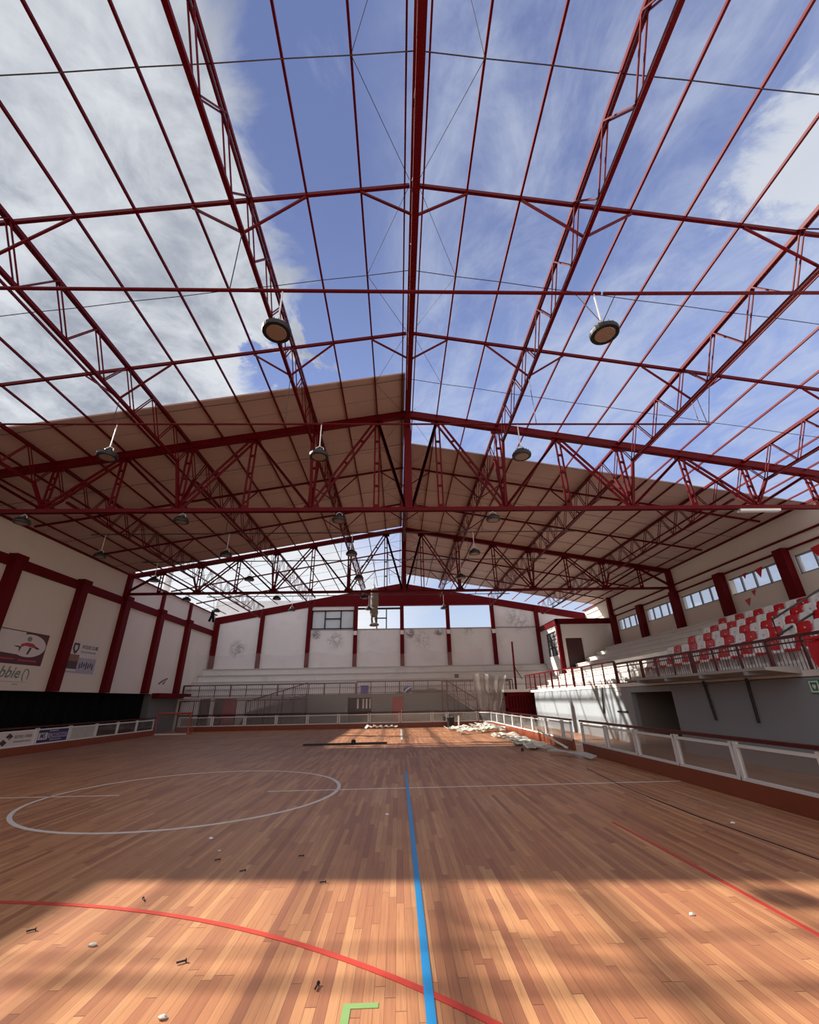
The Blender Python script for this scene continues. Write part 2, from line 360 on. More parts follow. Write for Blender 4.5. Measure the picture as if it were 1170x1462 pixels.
# far windows
w1 = MB().box((FB[2]+.17, YF+.10, SILL), (FB[3]-.17, YF+.12, LINT-.35)).build('window_1', GLASSW); struct(w1)
fr = MB()
for x in (FB[2]+.2, FB[2]+1.35, FB[3]-1.35, FB[3]-.2): fr.box((x-.05, YF+.02, SILL), (x+.05, YF+.1, LINT-.35))
for z in (SILL+.05, LINT-.38): fr.box((FB[2]+.17, YF+.02, z-.05), (FB[3]-.17, YF+.1, z+.05))
fr.box((FB[2]+1.35, YF+.02, 8.42), (FB[3]-1.35, YF+.1, 8.52))
fr.build('window_frame', DARK, w1)
w2 = MB().box((FB[3]+.17, YF+.02, LINT-.32), (FB[4]-.17, YF+.1, LINT-.14)).build('window_2', DARK); struct(w2)
fr = MB()
for x in (FB[3]+1.86, FB[3]+2.72): fr.box((x-.05, YF+.02, SILL), (x+.05, YF+.1, LINT-.3))
fr.box((FB[3]+1.86, YF+.02, 8.42), (FB[3]+2.72, YF+.1, 8.52)); fr.build('window_frame', DARK, w2)
struct(MB().box((FB[2]+.17, YF+.0, LINT-.33), (FB[3]-.17, YF+.14, LINT-.06)).build('trim_4', WHITE))
# right wall with window strips
mb = MB().box((XW, YB, 0), (XW+.3, YF, 6.27)); mb.box((XW, YB, 7.09), (XW+.3, YF, 8.89))
colY = [9.3, 13.3, 17.35, 21.3, 25.3, 29.3, 33.3]
for y in colY+[YB+.6, 5.3, 1.3, -2.7, -6.7]: mb.box((XW, y-.36, 6.27), (XW+.3, y+.36, 7.09))
mb.box((XW, 34, 6.27), (XW+.3, YF, 7.09))
struct(mb.build('wall_right', WHITE_L))
cw = {13.3: 'nearest the camera, at the picture edge', 17.35: 'right of the red paper pennants', 21.3: 'third from the nearest', 25.3: 'carrying the second truss',
      29.3: 'second from the commentary room', 33.3: 'beside the commentary room'}
for y in colY:
    if y not in cw: continue
    o = MB().box((XW-.32, y-.25, 5.27), (XW, y+.25, 7.5)).build('column', REDM)
    tag(o, 'dark red column on right wall '+cw[y], 'column', 'columns of the right wall')
tag(MB().box((XW-.28, 25.17, 7.5), (XW, 25.43, 9.0)).build('wall_post', REDM), 'dark red post at right end of the second truss', 'post')
tag(MB().box((XW-.28, 33.3, 7.5), (XW, 33.6, 9.0)).build('wall_post', REDM), 'dark red post above the commentary room corner', 'post')
wi = 5
for y in colY[:-1]:
    a, b = y+.36, y+4.0-.36
    pn = MB().box((XW+.10, a, 6.27), (XW+.11, b, 7.09)).build('window_%d' % wi, WPANE); struct(pn); wi += 1
    fr = MB()
    for k in range(5):
        yy = a+(b-a)*k/4; fr.box((XW+.04, yy-.035, 6.27), (XW+.12, yy+.035, 7.09))
    fr.box((XW+.04, a, 6.27), (XW+.12, b, 6.33)); fr.box((XW+.04, a, 7.03), (XW+.12, b, 7.09)); fr.build('window_frame', GREY, pn)
struct(MB().box((XL-3, YB-.3, 0), (XW+.3, YB, 9.2)).build('wall_back', WHITE_L))
for z, w in ((7.88, 'upper'), (7.42, 'lower')):
    mb = MB().box((XW-.09, -4, z-.035), (XW, 34, z+.035)); tag(mb.build('wall_girt', REDM), w+' dark red steel girt along the right wall above windows', 'girt')
# ------------------------------------------------------------------ steel roof
def pair_bar(a, b, gap, w, off=Vector((0, 1, 0)), plates=3):
    a = Vector(a); b = Vector(b); mb = MB(); o = off.normalized()*gap/2
    mb.bar(a+o, b+o, w, w); mb.bar(a-o, b-o, w, w)
    for k in range(1, plates+1):
        q = a.lerp(b, k/(plates+1)); d = (b-a).normalized()*.06; mb.bar(q-d, q+d, gap*.9, .02) if False else mb.bar(q-o, q+o, .1, .05)
    return mb
def truss(Y, label):
    t_ = thing('roof_truss', label, 'truss', (XR, Y, ZB-.07), 'main roof trusses')
    for sg in (-1, 1):
        xe = XR+sg*15*P*(1 if sg > 0 else .985)
        xe = XW-.02 if sg > 0 else XL+.02
        a = Vector((XR, Y, zch(XR))); b = Vector((xe, Y, zch(xe)))
        mb = MB(); mb.bar(a+Vector((0, -.07, 0)), b+Vector((0, -.07, 0)), .05, .26); mb.bar(a+Vector((0, .07, 0)), b+Vector((0, .07, 0)), .05, .26); mb.bar(a+Vector((0, 0, .1)), b+Vector((0, 0, .1)), .2, .06); mb.bar(a+Vector((0, 0, -.1)), b+Vector((0, 0, -.1)), .2, .06)
        mb.build('top_chord', RED, t_)
        nodes = [1, 3, 5, 7, 9, 11, 13]
        T = lambda k: Vector((XR+sg*k*P, Y, zch(XR+sg*k*P)-.1)); B = lambda k: Vector((XR+sg*k*P, Y, ZB))
        for k in nodes:
            pair_bar(T(k), B(k), .16, .055, Vector((1, 0, 0))).build('post', RED, t_)
            mb = MB(); c_ = T(k); mb.box((c_.x-.22, Y-.03, c_.z-.16), (c_.x+.22, Y+.03, c_.z+.1)); mb.build('gusset_plate', RED, t_)
            c_ = B(k); big_ = .32 if k in (3, 7, 11) else .14
            mb = MB(); mb.prism([(c_.x-big_, ZB-.02), (c_.x+big_, ZB-.02), (c_.x+big_*.6, ZB+.2), (c_.x-big_*.6, ZB+.2)], lambda a_, b_, q: (a_, q, b_), Y-.03, Y+.03); mb.build('gusset_plate', RED, t_)
        pair_bar(T(1), Vector((XR+sg*.12, Y, ZB+.08)), .02, .10, Vector((1, 0, 0)), 0).build('diagonal', RED, t_)
        for lo, hi in ((3, 1), (3, 5), (7, 5), (7, 9), (11, 9), (11, 13)):
            gp = .17 if hi < lo else .03
            d = (T(hi)-B(lo)).normalized(); nrm = Vector((-d.z, 0, d.x))
            pair_bar(B(lo)+Vector((0, 0, .06)), T(hi), gp, .065, nrm, 3 if hi < lo else 0).build('diagonal', RED, t_)
        pair_bar(T(13), Vector((xe, Y, ZB+.05)), .08, .07, Vector((0, 0, 1)), 0).build('diagonal', RED, t_)
        e0 = B(11)
    mb = MB(); mb.bar((XL+.05, Y-.06, ZB), (XW-.05, Y-.06, ZB), .05, .13); mb.bar((XL+.05, Y+.06, ZB), (XW-.05, Y+.06, ZB), .05, .13); mb.bar((XL+.05, Y, ZB+.05), (XW-.05, Y, ZB+.05), .16, .03)
    mb.build('bottom_chord', RED, t_)
    mb = MB().box((XR-.13, Y-.1, ZB), (XR+.13, Y+.1, ZA)); mb.prism([(XR-.42, ZB), (XR+.42, ZB), (XR+.2, ZB+.3), (XR-.2, ZB+.3)], lambda a_, b_, q: (a_, q, b_), Y-.03, Y+.03)
    mb.build('king_post', RED, t_)
    return t_
truss(13.32, 'big red roof truss, nearer of the two, spanning the whole hall')
truss(25.3, 'big red roof truss farther away, just past the left roof sheets')
# lattice girders between the trusses
SPAN = [(1.35, 13.32, 'nearest bay'), (13.32, 25.3, 'middle bay'), (25.3, 38.3, 'farthest bay')]
def girder(k, ya, yb, label):
    X = XR+k*P; zt = zch(X)+.02; n = 9; st = (yb-ya)/n; dz = 1.06; ridge = (k == 0)
    g_ = thing('lattice_girder', label, 'girder', (X, (ya+yb)/2, zt-dz), 'lattice girders under the roof')
    mb = MB()
    if ridge:
        mb.bar((X-.06, ya, zt), (X-.06, yb, zt), .05, .14); mb.bar((X+.06, ya, zt), (X+.06, yb, zt), .05, .14); mb.bar((X, ya, zt+.05), (X, yb, zt+.05), .16, .03)
    else:
        mb.bar((X-.035, ya, zt), (X-.035, yb, zt), .04, .09); mb.bar((X+.035, ya, zt), (X+.035, yb, zt), .04, .09)
    mb.build('top_chord', RED, g_)
    mb = MB().bar((X, ya+.65*st, zt-dz), (X, yb-.5*st, zt-dz), .14 if ridge else .085, .08); mb.build('bottom_chord', RED, g_)
    ox = .045 if ridge else .045
    for i in range(n):
        yt0, ybm, yt1 = ya+i*st, ya+(i+.5)*st, ya+(i+1)*st
        for (p, q) in (((yt0+.03, zt-.04), (ybm, zt-dz)), ((ybm, zt-dz), (yt1-.03, zt-.04))):
            mb = MB(); mb.bar((X-ox, p[0], p[1]), (X-ox, q[0], q[1]), .024, .026); mb.bar((X+ox, p[0], p[1]), (X+ox, q[0], q[1]), .024, .026)
            mb.build('diagonal', RED, g_)
    if not ridge:
        for (yy, ye) in ((ya+.5*st, ya+.05), (yb-.5*st, yb-.05)):
            if ye > 38 or ye < 2: continue
            MB().bar((X, yy, zt-dz), (X, ye, ZB+.1), .09, .09).build('end_strut', RED, g_)
    return g_
for (ya, yb, w) in SPAN:
    girder(0, ya, yb, 'red ridge girder along the top of the roof, '+w)
    for sg in (-1, 1):
        for j, k in enumerate((3, 7, 11)):
            girder(sg*k, ya, yb, 'red lattice girder, %s from the ridge on the %s, %s' % (ORD[j+1], sideword(sg), w))
# light rafters with knee braces
fn = {5.41: 'nearest the camera', 9.38: 'second from the camera', 17.38: 'first beyond the near truss', 21.4: 'second beyond the near truss', 29.4: 'first beyond the far truss', 33.4: 'second beyond the far truss'}
for Y, w in fn.items():
    for sg in (-1, 1):
        xe = XR+sg*14.3*P
        r_ = thing('rafter', 'light red rafter on %s slope, %s' % (sideword(sg), w), 'rafter', (XR+sg*7*P, Y, zch(XR+sg*14*P)), 'light rafters')
        mb = MB().bar((XR+sg*.1, Y, zch(XR)-.0), (xe, Y, zch(xe)), .06, .085); mb.build('beam', RED, r_)
        for k, ks in ((0, (1,)), (3, (2, 4)), (7, (6, 8)), (11, (10, 12))):
            for q in ks:
                Xa, Xb = XR+sg*k*P, XR+sg*q*P
                MB().bar((Xa, Y, zch(Xa)-1.02), (Xb, Y, zch(Xb)-.05), .042, .042).build('knee_brace', RED, r_)
# purlins
for sg in (-1, 1):
    X = XR+sg*.20
    o = MB().bar((X, -4, zch(X)+.09), (X, YF, zch(X)+.09), .035, .06).build('purlin', RED)
    tag(o, 'thin red purlin hugging the ridge on its %s side' % sideword(sg), 'purlin', 'roof purlins')
    for k in range(1, 15):
        X = XR+sg*k*P
        if k in (3, 7, 11): continue
        o = MB().bar((X, -4, zch(X)+.09), (X, YF, zch(X)+.09), .042, .06).build('purlin', RED)
        tag(o, 'thin red purlin along the %s slope, %s line out from the ridge' % (sideword(sg), ORD[k]), 'purlin', 'roof purlins')
    X = XL+.12 if sg < 0 else XW-.12
    o = MB().bar((X, -4, zch(X)+.09), (X, YF, zch(X)+.09), .06, .10).build('purlin', RED)
    tag(o, 'dark red eaves purlin along top of the %s wall' % sideword(sg), 'purlin', 'roof purlins')
# sag wires at mid bay
for i in range(9):
    Y = 3.38+4.01*i
    for sg in (-1, 1):
        xe = XL+.2 if sg < 0 else XW-.2
        zz = lambda X: zch(X)+.06
        w_ = thing('sag_wire', 'thin dark tie wire across %s slope purlins, %s from the camera' % (sideword(sg), ORD[i+1]), 'wire', (XR+sg*4, Y, 11), 'tie wires under the purlins')
        pts = [(XR+sg*k*P, Y, zz(XR+sg*k*P)-.02*(k % 2)) for k in range(0, 15)]+[(xe, Y, zz(xe))]
        MB().tube(pts, .010, 5).build('wire', WIRE, w_)
        X1 = XR+sg*P
        for dy in (-1.95, 1.95): MB().tube([(X1, Y, zz(X1)), (XR+sg*.1, Y+dy, zz(XR))], .006, 5).build('diagonal_wire', WIRE, w_)
# roof sheets still in place
def sheet_proto(sg, wdt):
    mb = MB(); x0 = XR+sg*.10; x1 = XL+.02 if sg < 0 else XW-.02
    z = lambda X: zch(X)+.13
    def slab(ya, yb, za, zb):
        mb.prism([(x0, z(x0)+za), (x1, z(x1)+za), (x1, z(x1)+zb), (x0, z(x0)+zb)], lambda a, b, q: (a, q, b), ya, yb)
    slab(0.012, wdt-.012, 0, .05); slab(-.0005, .0125, .022, .05); slab(wdt-.0125, wdt+.0005, .022, .05)
    return mb
sheets = {}
def sheets_run(sg, ya, yb, wdt):
    n = round((yb-ya)/wdt); wdt = (yb-ya)/n
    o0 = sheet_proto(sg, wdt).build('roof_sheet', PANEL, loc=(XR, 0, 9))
    for i in range(n):
        o = o0 if i == 0 else o0.copy()
        if i: COL.objects.link(o)
        o.location = (XR, ya+i*wdt, 9)
        tag(o, 'beige roof sheet left on the %s slope, %s from the torn front edge' % (sideword(sg), ORD[i+1]), 'roof sheet', 'roof sheets on the %s slope' % sideword(sg))
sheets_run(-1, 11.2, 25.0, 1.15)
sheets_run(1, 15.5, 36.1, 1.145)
# lamp conduits
ZT = 8.47
cond = [(5.38, XL+.3, 3.75, 'left run of the nearest lamp pipe, hung under first rafter'), (5.38, 3.8, XW-.4, 'right run of the nearest lamp pipe, hung under first rafter'), (9.40, XL+.3, 8.55, 'lamp pipe in front of the near truss, ending at right'),
        (17.4, XL+3, XR+7.5, 'lamp pipe in the bay behind the near truss'), (21.4, XL+3, XR+7.5, 'lamp pipe just before the far truss'), (29.5, XL+3.0, XR+7.5, 'lamp pipe beyond the far truss')]
for i, (Y, xa, xb, lab) in enumerate(cond):
    c_ = thing('lamp_pipe', lab, 'pipe', ((xa+xb)/2, Y, ZT-.05), 'lamp pipes')
    z1 = ZT+.22 if i == 1 else ZT
    r = .032 if i < 2 else .026
    MB().tube([(xa, Y, ZT), (xb, Y, z1)], r, 8).build('pipe', RED if i < 3 else WIRE, c_)
    for k in (-11, -7, -3, 3, 7):
        X = XR+k*P
        if xa < X < xb:
            MB().tube([(X+.0, Y, ZT+(z1-ZT)*(X-xa)/(xb-xa)), (X, Y, zch(X)-1.04)], .010, 5).build('hanger_rod', WIRE, c_)
    if i == 2: MB().tube([(xb-.02, Y, ZT), (xb+.15, Y-.6, zch(xb))], .010, 5).build('hanger_rod', WIRE, c_); MB().tube([(xb-.05, Y, ZT), (XR+7*P, Y-.2, zch(XR+7*P)-1.0)], .010, 5).build('hanger_rod', WIRE, c_)
# high bay lamps
def lamp_proto(loc, hang, label):
    l = thing('hanging_lamp', label, 'lamp', loc, 'hanging lamps')
    x, y, z = loc
    mb = MB().lathe([(.10, -.01), (.235, -.02), (.245, .01), (.245, .05), (.215, .075), (.13, .10), (.105, .19), (.06, .21)], (x, y, z), 24)
    for k in range(16):
        a = 2*math.pi*k/16; mb.bar((x+.10*math.cos(a), y+.10*math.sin(a), z+.12), (x+.21*math.cos(a), y+.21*math.sin(a), z+.09), .008, .05)
    mb.build('housing', DARK, l)
    MB().lathe([(.165, -.024), (.17, -.018)], (x, y, z), 24).build('lens', LENS, l)
    mb = MB().tube([(x-.11, y, z+.10), (x-.10, y, z+.25), (x, y, z+.31), (x+.10, y, z+.25), (x+.11, y, z+.10)], .012, 6); mb.build('yoke', ALU, l)
    MB().tube([(x, y, z+.31), (x, y, z+hang)], .014, 6).build('hanger', ALU if hang > .5 else DARK, l)
    return l
rows = [(5.38, ((-2.03, .95), (3.62, .95)), 'under the nearest pipe'), (9.40, ((-7.33, .95), (-2.0, .95), (3.25, .95)), 'under the second pipe'), (13.32, ((-12.5, .2), (-7.27, .2), (-1.98, .2), (3.3, .2)), 'under the near truss'),
        (17.4, ((-12.57, .95), (-7.3, .95), (-1.97, .95), (3.34, .95)), 'in first bay past the near truss'), (21.4, ((-12.4, .95), (-7.6, .95), (-2.0, .95), (3.3, .95)), 'in front of the far truss'),
        (25.3, ((-12.5, .2), (-7.2, .2), (-2.0, .2)), 'under the far truss'), (29.5, ((-12.4, .95), (-7.3, .95), (-2.0, .95), (3.2, .95)), 'beyond the far truss')]
protos = {}
for Y, ls, w in rows:
    for j, (X, hg) in enumerate(ls):
        lab = 'black round high bay lamp %s, %s from the left' % (w, ORD[j+1])
        loc = Vector((X, Y, 7.47 if hg > .5 else 7.33)); h_ = hg if hg > .5 else .5
        key = hg
        if key not in protos: protos[key] = lamp_proto(loc, 1.03 if hg > .5 else .40, lab)
        else: dup(protos[key], loc, lab)
# V hung wires on the near right lamp
vw = thing('lamp_cable', 'pair of slanting cables holding the nearest right lamp', 'cable', (3.62, 5.38, 7.78))
MB().tube([(3.60, 5.38, 7.78), (3.25, 5.38, 8.5)], .009, 5).build('cable', WIRE, vw); MB().tube([(3.66, 5.38, 7.78), (4.05, 5.38, 8.5)], .009, 5).build('cable', WIRE, vw)
f_ = MB().box((12.0, 13.2, 7.56), (13.45, 13.36, 7.64)); tag(f_.build('tube_lamp', ALU), 'white fluorescent tube lamp under right part of near truss', 'lamp')
# ------------------------------------------------------------------ right stand
XS = 9.4
tier = [(10.15+.85*k, 2.2+.385*(k)) for k in range(0, 9)]   # front x of each riser, tread level
YS0, YS1 = -8.0, 34.0
tr = thing('terrace', 'white stepped concrete terrace along the right wall', 'terrace', (13, 13, 2.0))
MB().box((XS, YS0, 2.06), (10.3, YS1-.02, 2.2)).build('balcony_slab', CONC, tr)
def tierx(k): return 10.22+.83*k
for k in range(0, 8):
    x0 = tierx(k); x1 = XW-.02 if k == 7 else x0+.84; zt = 2.47+.385*k
    MB().box((x0, YS0, 2.2 if k == 0 else 2.07), (x1, YS1-.02*k-.02, zt)).build('step', CONC, tr)
    MB().box((x0-.045, YS0, zt-.06), (x0+.1, YS1-.02*k-.02, zt+.004)).build('nosing', CONC, tr)
struct(MB().box((XS, YS0, 0), (XS+.2, 15.6, 2.04)).build('wall_passage', GREY))
mb = MB().box((XS, 18.4, 0), (XS+.2, 31.6, 2.04)); mb.box((XS, 15.6, 1.84), (XS+.2, 18.4, 2.04))
struct(mb.build('wall_passage_far', PALEB))
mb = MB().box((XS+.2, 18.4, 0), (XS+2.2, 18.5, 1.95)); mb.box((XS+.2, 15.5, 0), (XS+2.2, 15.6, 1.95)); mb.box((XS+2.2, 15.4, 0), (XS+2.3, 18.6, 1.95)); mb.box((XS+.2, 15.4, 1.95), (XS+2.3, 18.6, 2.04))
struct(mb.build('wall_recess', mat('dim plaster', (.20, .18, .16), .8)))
lg = MB().prism([(8.55, 2.22), (XS, 2.12), (XS, 2.29), (8.55, 2.285)], lambda a, b, q: (a, q, b), 10.3, 17.0)
tag(lg.build('canopy_ledge', mat('grey concrete', (.36, .34, .32), .85, 0, .08, 2.0, .3)), 'grey projecting ledge below the right balcony railing', 'ledge')
for i, y in enumerate((10.9, 12.6, 14.3, 16.0)):
    tag(MB().box((8.5, y-.04, 2.13), (XS, y+.04, 2.215)).build('ledge_rib', GREY), 'thin grey rib under the balcony ledge, %s from the camera' % ORD[i+1], 'rib', 'ribs under the ledge')
for (ya, za, yb, zb, w) in ((13.75, 2.1, 13.65, 1.02, 'middle'), (12.0, 2.1, 12.04, 1.02, 'nearest'), (20.8, 2.1, 21.1, 1.02, 'farthest')):
    tag(MB().tube([(XS-.05, ya, za), (XS-.05, yb, zb)], .035, 8).build('wall_pipe', DARK), w+' dark pipe running down the grey passage wall', 'pipe', 'pipes on the passage wall')
tag(MB().box((XS-.04, 18.9, 1.09), (XS, 19.8, 1.15)).build('wall_bar', DARK), 'short dark bar on passage wall beside the recess', 'bar')
for i, z in enumerate((1.98, 1.8)): tag(MB().box((XS-.02, 19.2, z-.07), (XS, 19.6, z+.07)).build('notice', WHITE), ('upper' if i == 0 else 'lower')+' small white notice on the passage wall', 'notice')
# exit sign
RF = lambda yc, zc_, x=XS-.03: (lambda a, b, q: (x-q, yc-a, zc_+b))
es = thing('exit_sign', 'green emergency sign with white figure on passage wall', 'sign', (XS, 9.8, 1.68))
MB().box((XS-.03, 9.2, 1.70), (XS, 10.22, 1.98)).build('plate', GREENS, es)
MB().box((XS-.034, 9.96, 1.72), (XS-.03, 10.20, 1.96)).build('pictogram_field', SEATW, es)
mb = MB(); q = RF(10.08, 1.85, XS-.034); mb.prism([(-.07, -.1), (.07, -.1), (.09, .08), (-.09, .08)], q, 0, .003); mb.build('pictogram', GREENS, es)
mb = MB(); q = RF(10.08, 1.84, XS-.037); mb.prism([(.0, -.06), (.045, .0), (.03, .05), (0, .03), (-.03, .05), (-.045, 0)], q, 0, .003); mb.build('heart', SEATW, es)
mb = MB(); q = RF(9.6, 1.80, XS-.03); mb.prism([(-.05, -.06), (.3, -.10), (.36, -.04), (.3, .06), (.02, .06)], q, 0, .006); mb.build('white_shape', SEATW, es)
# seats
def seat_proto(matr, loc, label):
    s_ = thing('stadium_seat', label, 'seat', loc, 'plastic seats on the right stand')
    x, y, z = loc; prof = [(-.23, .25), (-.22, .31), (-.12, .315), (.02, .29), (.10, .31), (.155, .40), (.19, .55), (.215, .70), (.225, .74)]
    vs = []; fs = []; nw = 7
    for i, (a, b) in enumerate(prof):
        for j in range(nw):
            uu = -1+2*j/(nw-1); wv = .235*(1-.05*max(0, i-6)); crv = -.035*uu*uu if i > 4 else 0; lift = .02*uu*uu if 0 < i < 5 else 0
            cut = -.03*abs(uu)**4 if i >= 7 else 0
            vs.append((x+a+crv, y+wv*uu, z+b+lift+cut))
    n1 = len(vs); vs += [(p[0]+.018, p[1], p[2]-.012) for p in vs]
    for i in range(len(prof)-1):
        for j in range(nw-1):
            a = i*nw+j; fs.append((a, a+1, a+nw+1, a+nw)); fs.append((n1+a, n1+a+nw, n1+a+nw+1, n1+a+1))
    ring = [j for j in range(nw)]+[i*nw+nw-1 for i in range(1, len(prof))]+[(len(prof)-1)*nw+j for j in range(nw-2, -1, -1)]+[i*nw for i in range(len(prof)-2, 0, -1)]
    for k in range(len(ring)): a, b = ring[k], ring[(k+1) % len(ring)]; fs.append((a, n1+a, n1+b, b))
    MB().add(vs, fs).build('shell', matr, s_, smooth=True)
    mb = MB().box((x-.12, y-.05, z), (x+.06, y+.05, z+.28)); mb.box((x-.16, y-.15, z), (x+.1, y+.15, z+.03)); mb.build('bracket', CONC, s_)
    MB().tube([(x+.168, y, z+.565), (x+.200, y, z+.556)], .02, 10).build('hand_hole', STRIPG if matr is SEATW else SEATW, s_)
    return s_
def vis(X, Y, Z):
    d = Vector((X, Y, Z-EYE)); zz = d.dot(fwd); return zz > 0 and 585+FPX*d.dot(rgt)/zz < 1215
protoS = {}
start = ['w', 'w', 'r', 'w', 'r']; off = [18.9, 18.6, 18.3, 18.4, 18.4]
rowname = ['front row', 'second row', 'third row', 'fourth row', 'top row']
for r in range(5):
    X = tierx(r)+.38; Z = 2.474+.385*r
    i = 0
    while True:
        Y = off[r]-.5*i
        if not vis(X, Y, Z+.5) or Y < 7.6: break
        red = ((i % 2 == 0) == (start[r] == 'r'))
        lab = '%s plastic seat, %s of right stand, %s from its far end' % ('red' if red else 'white', rowname[r], ORD[i+1])
        if red not in protoS: protoS[red] = seat_proto(SEATR if red else SEATW, Vector((X, Y, Z)), lab)
        else: dup(protoS[red], (X, Y, Z), lab)
        i += 1
# railings
def railing(label, a, b, hgt, pitch, bal, mt, group=None, rail=.035, thick=.012, bottom=.12, mid=False, foot=None):
    a = Vector(a); b = Vector(b); L = (b-a).length; d = (b-a)/L; n = max(1, round(L/pitch)); up = Vector((0, 0, 1))
    r_ = thing('railing', label, 'railing', (a+b)/2, group)
    MB().bar(a+up*hgt, b+up*hgt, rail*2, rail*2).build('top_rail', mt, r_)
    MB().bar(a+up*bottom, b+up*bottom, rail, rail).build('bottom_rail', mt, r_)
    if mid: MB().bar(a+up*(hgt-.13), b+up*(hgt-.13), rail, rail).build('middle_rail', mt, r_)
    for i in range(n+1):
        q = a+d*L*i/n; wq = rail*1.45*(1.6 if i % 3 == 0 else 1); MB().bar(q if foot is None else Vector((q.x, q.y, foot)), q+up*hgt, wq, wq).build('post', mt, r_)
    if bal:
        for i in range(n):
            mb = MB(); m_ = max(2, round(L/n/bal))
            for k in range(1, m_):
                q = a+d*(L*(i+k/m_)/n); mb.bar(q+up*bottom, q+up*hgt, thick, thick)
            mb.build('balusters', mt, r_)
    return r_
zs = 2.2
railing('dark red railing along the right balcony in front of seats', (XS+.05, 8.0, 2.06), (XS+.05, 19.3, 2.10), .89, 1.05, .115, HAND, 'balcony railings', mid=True)
railing('dark railing along right balcony before the bare white steps', (XS+.05, 19.4, 2.12), (XS+.05, 24.2, 2.15), .98, 1.2, .16, HAND, 'balcony railings', thick=.008)
railing('bright red railing at the far end of right balcony', (XS+.05, 24.3, 2.18), (XS+.05, 33.6, 2.25), .98, 1.2, .16, RED, 'balcony railings')
sr_ = thing('stair_rail', 'black double handrail climbing through the right seats', 'handrail', (11.1, 12.5, 2.6))
MB().tube([(11.1, 12.5, 2.6), (11.1, 12.5, 3.72), (14.9, 12.5, 5.55)], .03, 8).build('upper_rail', DARK, sr_)
MB().tube([(11.1, 12.5, 3.26), (14.9, 12.5, 5.05)], .03, 8).build('lower_rail', DARK, sr_)
MB().tube([(12.9, 12.5, 3.4), (12.9, 12.5, 4.59)], .025, 8).build('post', DARK, sr_)
DT = -.36
tb = thing('plastic_tub', 'big red plastic tub hung on the railing at right edge', 'tub', (9.25, 9.6, 2.0))
mb = MB().prism([(8.9, 2.83), (10.0, 2.76), (10.02, 2.35), (9.9, 2.12), (9.75, 2.05), (8.9, 2.05)], lambda a, b, q: (q, a+DT, b), 9.12, 9.42); mb.build('shell', SEATR, tb, bevel=.06)
MB().box((9.1, 8.9+DT, 2.78), (9.45, 10.02+DT, 2.85)).build('rim', SEATR, tb, bevel=.02); MB().box((9.2, 9.55+DT, 1.97), (9.3, 9.68+DT, 2.06)).build('bracket', DARK, tb)
# paper pennants by the right windows
for i, (y, z) in enumerate(((19.6, 6.1), (20.1, 5.75), (18.9, 6.9), (19.8, 6.98), (17.35, 7.02), (15.9, 6.95), (15.2, 7.0), (21.6, 6.98))):
    s = .14+.05*(i % 3); tag(MB().prism([(-s, s), (s, s*.8), (.03, -s)], lambda a, b, q: (q, y+a, z+b), XW-.012, XW).build('paper_pennant', SEATR), 'torn red paper pennant near right windows, %s by distance along the string' % ORD[i+1], 'pennant', 'red pennants')
# commentary room at the far right corner
BX, BY = 12.62, 34.0
mb = MB().box((BX, BY, 2.0), (13.1, BY+.2, 7.1)); mb.box((14.42, BY, 2.0), (XW, BY+.2, 7.1)); mb.box((13.1, BY, 5.95), (14.42, BY+.2, 7.1))
mb.box((BX, BY+.2, 2.0), (BX+.2, 34.6, 7.1)); mb.box((BX, 36.9, 2.0), (BX+.2, YF, 7.1)); mb.box((BX, 34.6, 2.0), (BX+.2, 36.9, 4.75)); mb.box((BX, 34.6, 6.6), (BX+.2, 36.9, 7.1)); mb.box((BX, BY, 7.1), (XW, YF, 7.3))
struct(mb.build('wall_room', WHITE))
mb = MB().box((BX-.12, BY-.12, 7.0), (XW, BY+.05, 7.42)); mb.box((BX-.12, BY-.12, 7.0), (BX+.05, YF, 7.42)); mb.box((BX-.14, BY-.14, 3.0), (BX+.18, BY+.16, 7.0)); struct(mb.build('trim_5', RED))
d1 = MB().box((13.1, BY+.12, 2.2), (14.42, BY+.18, 5.95)).build('door_1', DWOOD); struct(d1)
w9 = MB().box((BX+.08, 34.6, 4.75), (BX+.1, 36.9, 6.6)).build('window_4', WPANE); struct(w9)
fr = MB()
for y in (34.62, 35.35, 36.1, 36.88): fr.box((BX+.04, y-.04, 4.75), (BX+.14, y+.04, 6.6))
for z in (4.78, 5.4, 6.0, 6.57): fr.box((BX+.04, 34.6, z-.04), (BX+.14, 36.9, z+.04))
fr.build('window_frame', DARK, w9)
# ------------------------------------------------------------------ far stand
YP = 34.2
ft = thing('terrace', 'pale stepped concrete terrace below the far wall', 'terrace', (-3, 36, 2.0))
MB().box((XL+.02, YP+.02, 2.06), (BX-.02, 35.5, 2.2)).build('platform_slab', CONCF, ft)
for k in range(1, 5):
    MB().box((XL+.02, 34.6+.8*k, 2.07), (BX-.02, 35.42+.8*k if k < 4 else YF-.02, 2.2+.53*k)).build('step', CONCF, ft)
    MB().box((XL+.02, 34.55+.8*k, 2.2+.53*k-.08), (BX-.02, 34.7+.8*k, 2.2+.53*k+.004)).build('nosing', STRIPG, ft)
mb = MB().prism([(-11.6, 0), (6.9, 0), (3.55, 2.19), (-6.65, 2.19)], lambda a, b, q: (a, q, b), YP-.12, YP)
mb = MB().prism([(-11.6, 0), (-3.72, 0), (-3.72, 1.93), (-1.98, 1.93), (-1.98, 0), (-.45, 0), (-.45, 1.95), (.35, 1.95), (.35, 0), (6.9, 0), (5.3, 1.05), (3.55, 2.19), (-6.65, 2.19), (-11.0, 1.05)], lambda a, b, q: (a, q, b), YP-.12, YP)
struct(mb.build('wall_far_lower', GREYG))
